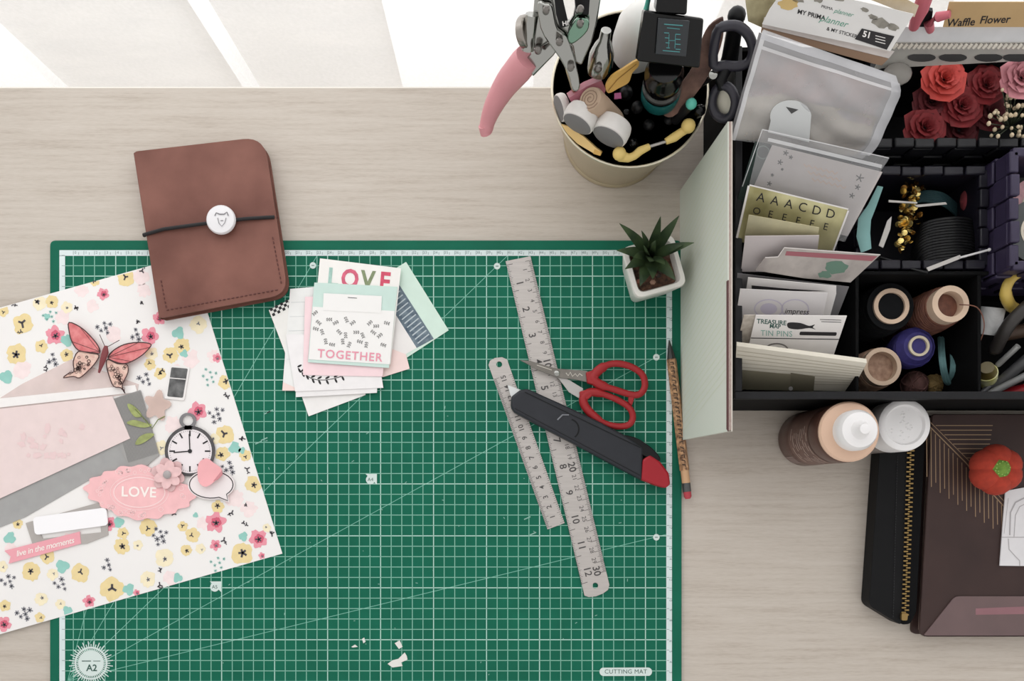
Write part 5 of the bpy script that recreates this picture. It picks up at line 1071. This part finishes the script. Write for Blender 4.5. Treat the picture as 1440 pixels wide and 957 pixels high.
B().lathe([(R(18, 10), 0), (R(18, 12), Ln - .003), (R(16, 12), Ln), (R(6, 13), Ln + .0006), (0, Ln)], b_, ax, 28).build('roll', M('tan_cork', (178, 154, 132), .7, var=.06, scale=60), t0)
B().tube([a_ + ax * .0006 + (ax.orthogonal().normalized() * math.cos(t * .5) + ax.cross(ax.orthogonal().normalized()) * math.sin(t * .5)) * (.0012 + .0002 * t) for t in range(36)], .0003, 4).build('spiral', rgbm((140, 116, 98)), t0)
wf = M('foam_white', (214, 210, 206), .8, var=.04, scale=150); gf = M('foam_grey_shaded', (120, 118, 118), .7)  # grey foam face has the dauber's shadowed side put into its colour
for x, y, h, ax, l, r, th in ((813, 172, 11.6, (-.45, -.82, .05), 'white rimmed ink dauber between tin wall and its twin', 24, .012), (857, 190, 11.4, (-.42, -.84, .05), 'white rimmed ink dauber nearest the yellow ball tool', 26, .013), (787, 152, 10.2, (-.9, -.35, .15), 'white ink dauber wedged edge-on against the tin wall', 19, .006)):
    t0 = thing('ink_dauber', l, 'dauber', P(x, y, h) - Vector((0, 0, .014)), 'ink daubers in the bucket'); rr = R(r, h)
    B().lathe([(rr * .7, -th), (rr * .93, -th * .9), (rr, -th * .6), (rr, -th * .1), (rr * .95, th * .1), (rr * .88, th * .14)], P(x, y, h), ax, 32).build('rim', wf, t0)
    B().lathe([(rr * .89, th * .08), (rr * .89, th * .16), (rr * .8, th * .2), (0, th * .2)], P(x, y, h), ax, 32).build('foam_face', gf, t0)
t0 = thing('yellow_brush', 'flat yellow wooden stick lying along the tin rim', 'stick', P(820, 200, 8)); pl = Plane((790, 177, 10.2), (845, 217, 10.0), (830, 195, 10.4))
B().poly(pl, [(789, 175), (800, 178), (822, 193), (838, 208), (845, 213), (843, 218), (834, 215), (812, 202), (798, 188)], .003).build('wood', M('yellow_wood', (222, 188, 124), .6, var=.06), t0); B().poly(pl, [(836, 210), (846, 214), (844, 219), (834, 216)], .0034, .0003).build('ochre_tip', M('ochre', (0, 0, 0)), t0)
rod('blue_pen', 'short blue pen beside the yellow stick', 'pen', [(848, 216, 9), (862, 196, 6)], [6, 6], M('pen_blue', (36, 50, 110), .5), parts=(('cap', 0, 6, M('pen_blue', (0, 0, 0))),))
t0 = thing('ball_stylus', 'yellow wooden embossing stylus with ball ends along the rim', 'stylus', P(918, 205, 8)); yM = M('stylus_yellow', (220, 192, 116), .5, var=.05)
for q, r in (([(872, 219, 10.4), (884, 222, 10.2), (892, 219, 10.2), (900, 212, 10.2), (913, 206, 10.2)], [8, 6, 5.5, 6, 4.5]), ([(936, 199, 10.2), (948, 193, 10.3), (958, 186, 10.5), (966, 181, 10.8)], [4.5, 6.5, 6, 6])): B().tube([P(*p) for p in q], [R(v, 10) for v in r], 12).build('handle', yM, t0)
B().ball(P(871, 216, 10.6), R(9.5, 10), 14, 10).build('ball_end', yM, t0); B().ball(P(968, 177, 11), R(10, 10), 14, 10).build('ball_end', yM, t0)
B().tube([P(913, 206, 10.2), P(936, 199, 10.2)], R(2, 10), 8).build('metal_link', steel, t0)
# black stamping tool with square head
stp = thing('square_stamper', 'black square-headed stamping tool with teal printed label', 'tool', P(930, 120, 4))
bgl = M('gloss_black', (8, 8, 9), .15, spec=.3)
hd = Plane((900, 16, 20), (990, 16, 20), (945, 95, 18.0))
B().poly(hd, rpoly([(906, 14), (990, 26), (984, 96), (896, 86)], 4), .012).build('head', bgl, stp, bevel=.002)
hd2 = Plane((900, 16, 20.3), (990, 16, 20.3), (945, 95, 18.3))
B().poly(hd2, [(926, 25), (970, 29), (965, 80), (922, 76)], .003).build('label_plate', M('label_dark', (34, 38, 42), .4), stp, bevel=.0005)
b = B()
for i in range(4): b.stroke(hd2, [(934 + i, 46 + i * 7), (941 + i * .3, 46.5 + i * 7)], 1.2, .0003); b.stroke(hd2, [(950, 48 + i * 7), (957, 48.5 + i * 7)], 1.2, .0003)
b.stroke(hd2, [(934, 34), (960, 36)], 1.4, .0003); b.stroke(hd2, [(938, 39), (956, 41)], 1, .0003); b.stroke(hd2, [(941, 48), (940, 68)], .8, .0003); b.stroke(hd2, [(950, 48), (949, 68)], .8, .0003); b.stroke(hd2, [(941, 57), (950, 57)], .8, .0003); b.stroke(hd2, [(932, 71), (956, 73)], 1.2, .0003)
b.build('teal_print', rgbm((72, 136, 138)), stp)
B().poly(Plane((925, -10, 21), (968, -10, 21), (945, 22, 20)), rpoly([(926, -14), (968, -14), (966, 22), (922, 19)], 5), .014).build('knob', bgl, stp, bevel=.003)
a_ = P(936, 92, 17.0); b_ = P(924, 160, 6.5); ax = (a_ - b_).normalized(); Ln = (a_ - b_).length
B().lathe([(.0125, 0), (.0135, .01), (.0135, Ln * .62), (.0150, Ln * .64), (.0150, Ln * .86), (.0125, Ln * .9), (.0125, Ln)], b_, ax, 32).build('barrel', bgl, stp)
B().lathe([(.0152, Ln * .40), (.0158, Ln * .42), (.0158, Ln * .54), (.0152, Ln * .56)], b_, ax, 32).build('teal_ring', M('ring_teal', (20, 88, 88), .4), stp)
B().ring(b_, ax, .0137, .0156, Ln * .60, Ln * .625, 32).build('chrome_ring', chrome, stp)
t0 = thing('suede_strip', 'crumpled brown suede strip hanging between tool and scissors', 'leather', P(980, 100, 8)); pl = Plane((1010, 30, 16.8), (1000, 90, 14.4), (950, 150, 11.2))
B().poly(pl, smooth([(1013, 26), (1017, 30), (1016, 56), (1006, 86), (990, 116), (970, 142), (946, 164), (932, 158), (948, 130), (972, 98), (984, 62), (996, 38)], k=3), .003).build('strip', M('suede', (128, 98, 86), .95, rgb2=(70, 52, 48), scale=70, bump=.8), t0)
# black scissors
bs = thing('black_scissors', 'black handled scissors standing loops-up at the bucket edge', 'scissors', P(1015, 120, 6)); bh_ = M('handle_black', (38, 36, 46), .4)
U = smooth([(1008, 46), (1020, 37), (1038, 37), (1053, 50), (1059, 70), (1054, 86), (1040, 93), (1020, 92), (1003, 90)], k=3)
pl = Plane((1005, 40, 17), (1060, 60, 16.5), (1010, 95, 14.6)); B().tube([pl(*p) for p in U], R(7, 16), 10, True).build('finger_loop', bh_, bs)
D = smooth([(1016, 120), (1028, 126), (1034, 142), (1030, 160), (1020, 167), (1008, 162), (1002, 146), (1006, 128)], k=3)
pl = Plane((1016, 120, 13.6), (1034, 142, 13.6), (1014, 166, 12)); B().tube([pl(*p) for p in D], R(6.5, 13), 10, True).build('finger_loop', bh_, bs)
B().tube([P(1022, 94, 14.6), P(1014, 110, 14), P(1016, 122, 13.4)], [R(9, 14)] * 3, 10).build('pivot_arm', black, bs); B().tube([P(1002, 108, 13.6), P(970, 130, 9), P(945, 150, 4)], [R(8, 13), R(7, 10), R(5, 6)], 8, flat=.5).build('blade', M('blade_dark', (60, 60, 62), .3, .8), bs)
B().lathe([(R(5), -.001), (R(5), .002), (0, .0025)], P(1002, 106, 14.2), (0, -.2, 1), 12).build('screw', chrome, bs)
B().poly(pl, circ(1016, 143, 13, 20, n=18), .001, -.004).build('pad_standin', M('pad_standin', (206, 202, 186), .6), label='added cream disc standing in for the pad behind the lower scissor loop', cat='paper')  # added disc, stands in for the paper pad seen through the loop
rod('black_marker', 'fat black marker standing upright behind the scissor loop', 'pen', [(1036, 22, 16.4), (1026, 84, 12), (990, 130, 6)], [11, 12, 12], black, parts=(('cap_dome', 0, 13, black),))
rod('teal_marker', 'black marker with bright teal end leaning on the rim', 'pen', [(972, 146, 12.2), (930, 188, 7), (915, 200, 4)], [7, 8, 8], M('marker_black', (24, 24, 26), .4), parts=(('teal_cap', 0, 8, M('cap_teal', (92, 186, 168), .5)),))
rod('round_pen', 'black pen with round glossy end near the teal marker', 'pen', [(984, 155, 11.6), (940, 186, 5)], [8, 8], bgl, parts=(('end_knob', 0, 8.5, bgl),))
rod('black_pen', 'short black pen upright beside the ball stylus', 'pen', [(890, 202, 9.8), (900, 186, 4)], [7, 7], bgl, parts=(('end_knob', 0, 7, bgl),))
for i, (x, y, h, l) in enumerate(((896, 150, 10.6, 'black pen with pink mark under the ochre scraper'), (880, 160, 9.2, 'black pen in front of the tan roll'), (912, 176, 9.6, 'black pen standing below the teal ring'), (940, 170, 9.4, 'black pen below the suede strip'))):
    o = rod('black_pen', l, 'pen', [(x, y, h), (x - 4, y + 14, 3)], [8, 8], black, parts=(('end_knob', 0, 8, black),))
    if i == 0: B().poly(F(11.4), [(862 + 2, 131), (873, 130), (874, 138), (864, 139)], .001).build('pink_mark', rgbm((166, 84, 128)), o)
for x, y, h, l in ((818, 112, 8.6, 'black pen standing at the tin wall below the chrome lever'), (806, 150, 8.0, 'black pen tucked between dauber and mauve box'), (836, 196, 7.6, 'black pen under the ink daubers'), (868, 208, 7.8, 'black pen behind the left ball of the stylus'), (925, 196, 8.4, 'black pen standing behind the stylus link'), (950, 178, 8.6, 'black pen between teal marker and stylus'), (905, 196, 7.6, 'black pen standing at the middle of the stylus'), (960, 150, 9.4, 'black pen under the teal marker end'), (975, 120, 9.6, 'black pen beside the suede strip'), (880, 130, 9.8, 'black pen under the ochre scraper'), (845, 130, 8.6, 'black pen behind the mauve box'), (900, 175, 8.8, 'black pen between dauber and teal ring')):
    rod('black_pen', l, 'pen', [(x, y, h), (x + (884 - x) * .35, y + 12 + (170 - y) * .2, 1.2)], [10, 10], black, n=12, parts=(('end_knob', 0, 10, black),))
rod('teal_stick', 'thin teal stick rising behind the black stamper', 'stick', [(914, -10, 20), (908, 16, 18.5), (905, 100, 8)], [4.5, 4.5, 4], M('cap_teal', (0, 0, 0)))
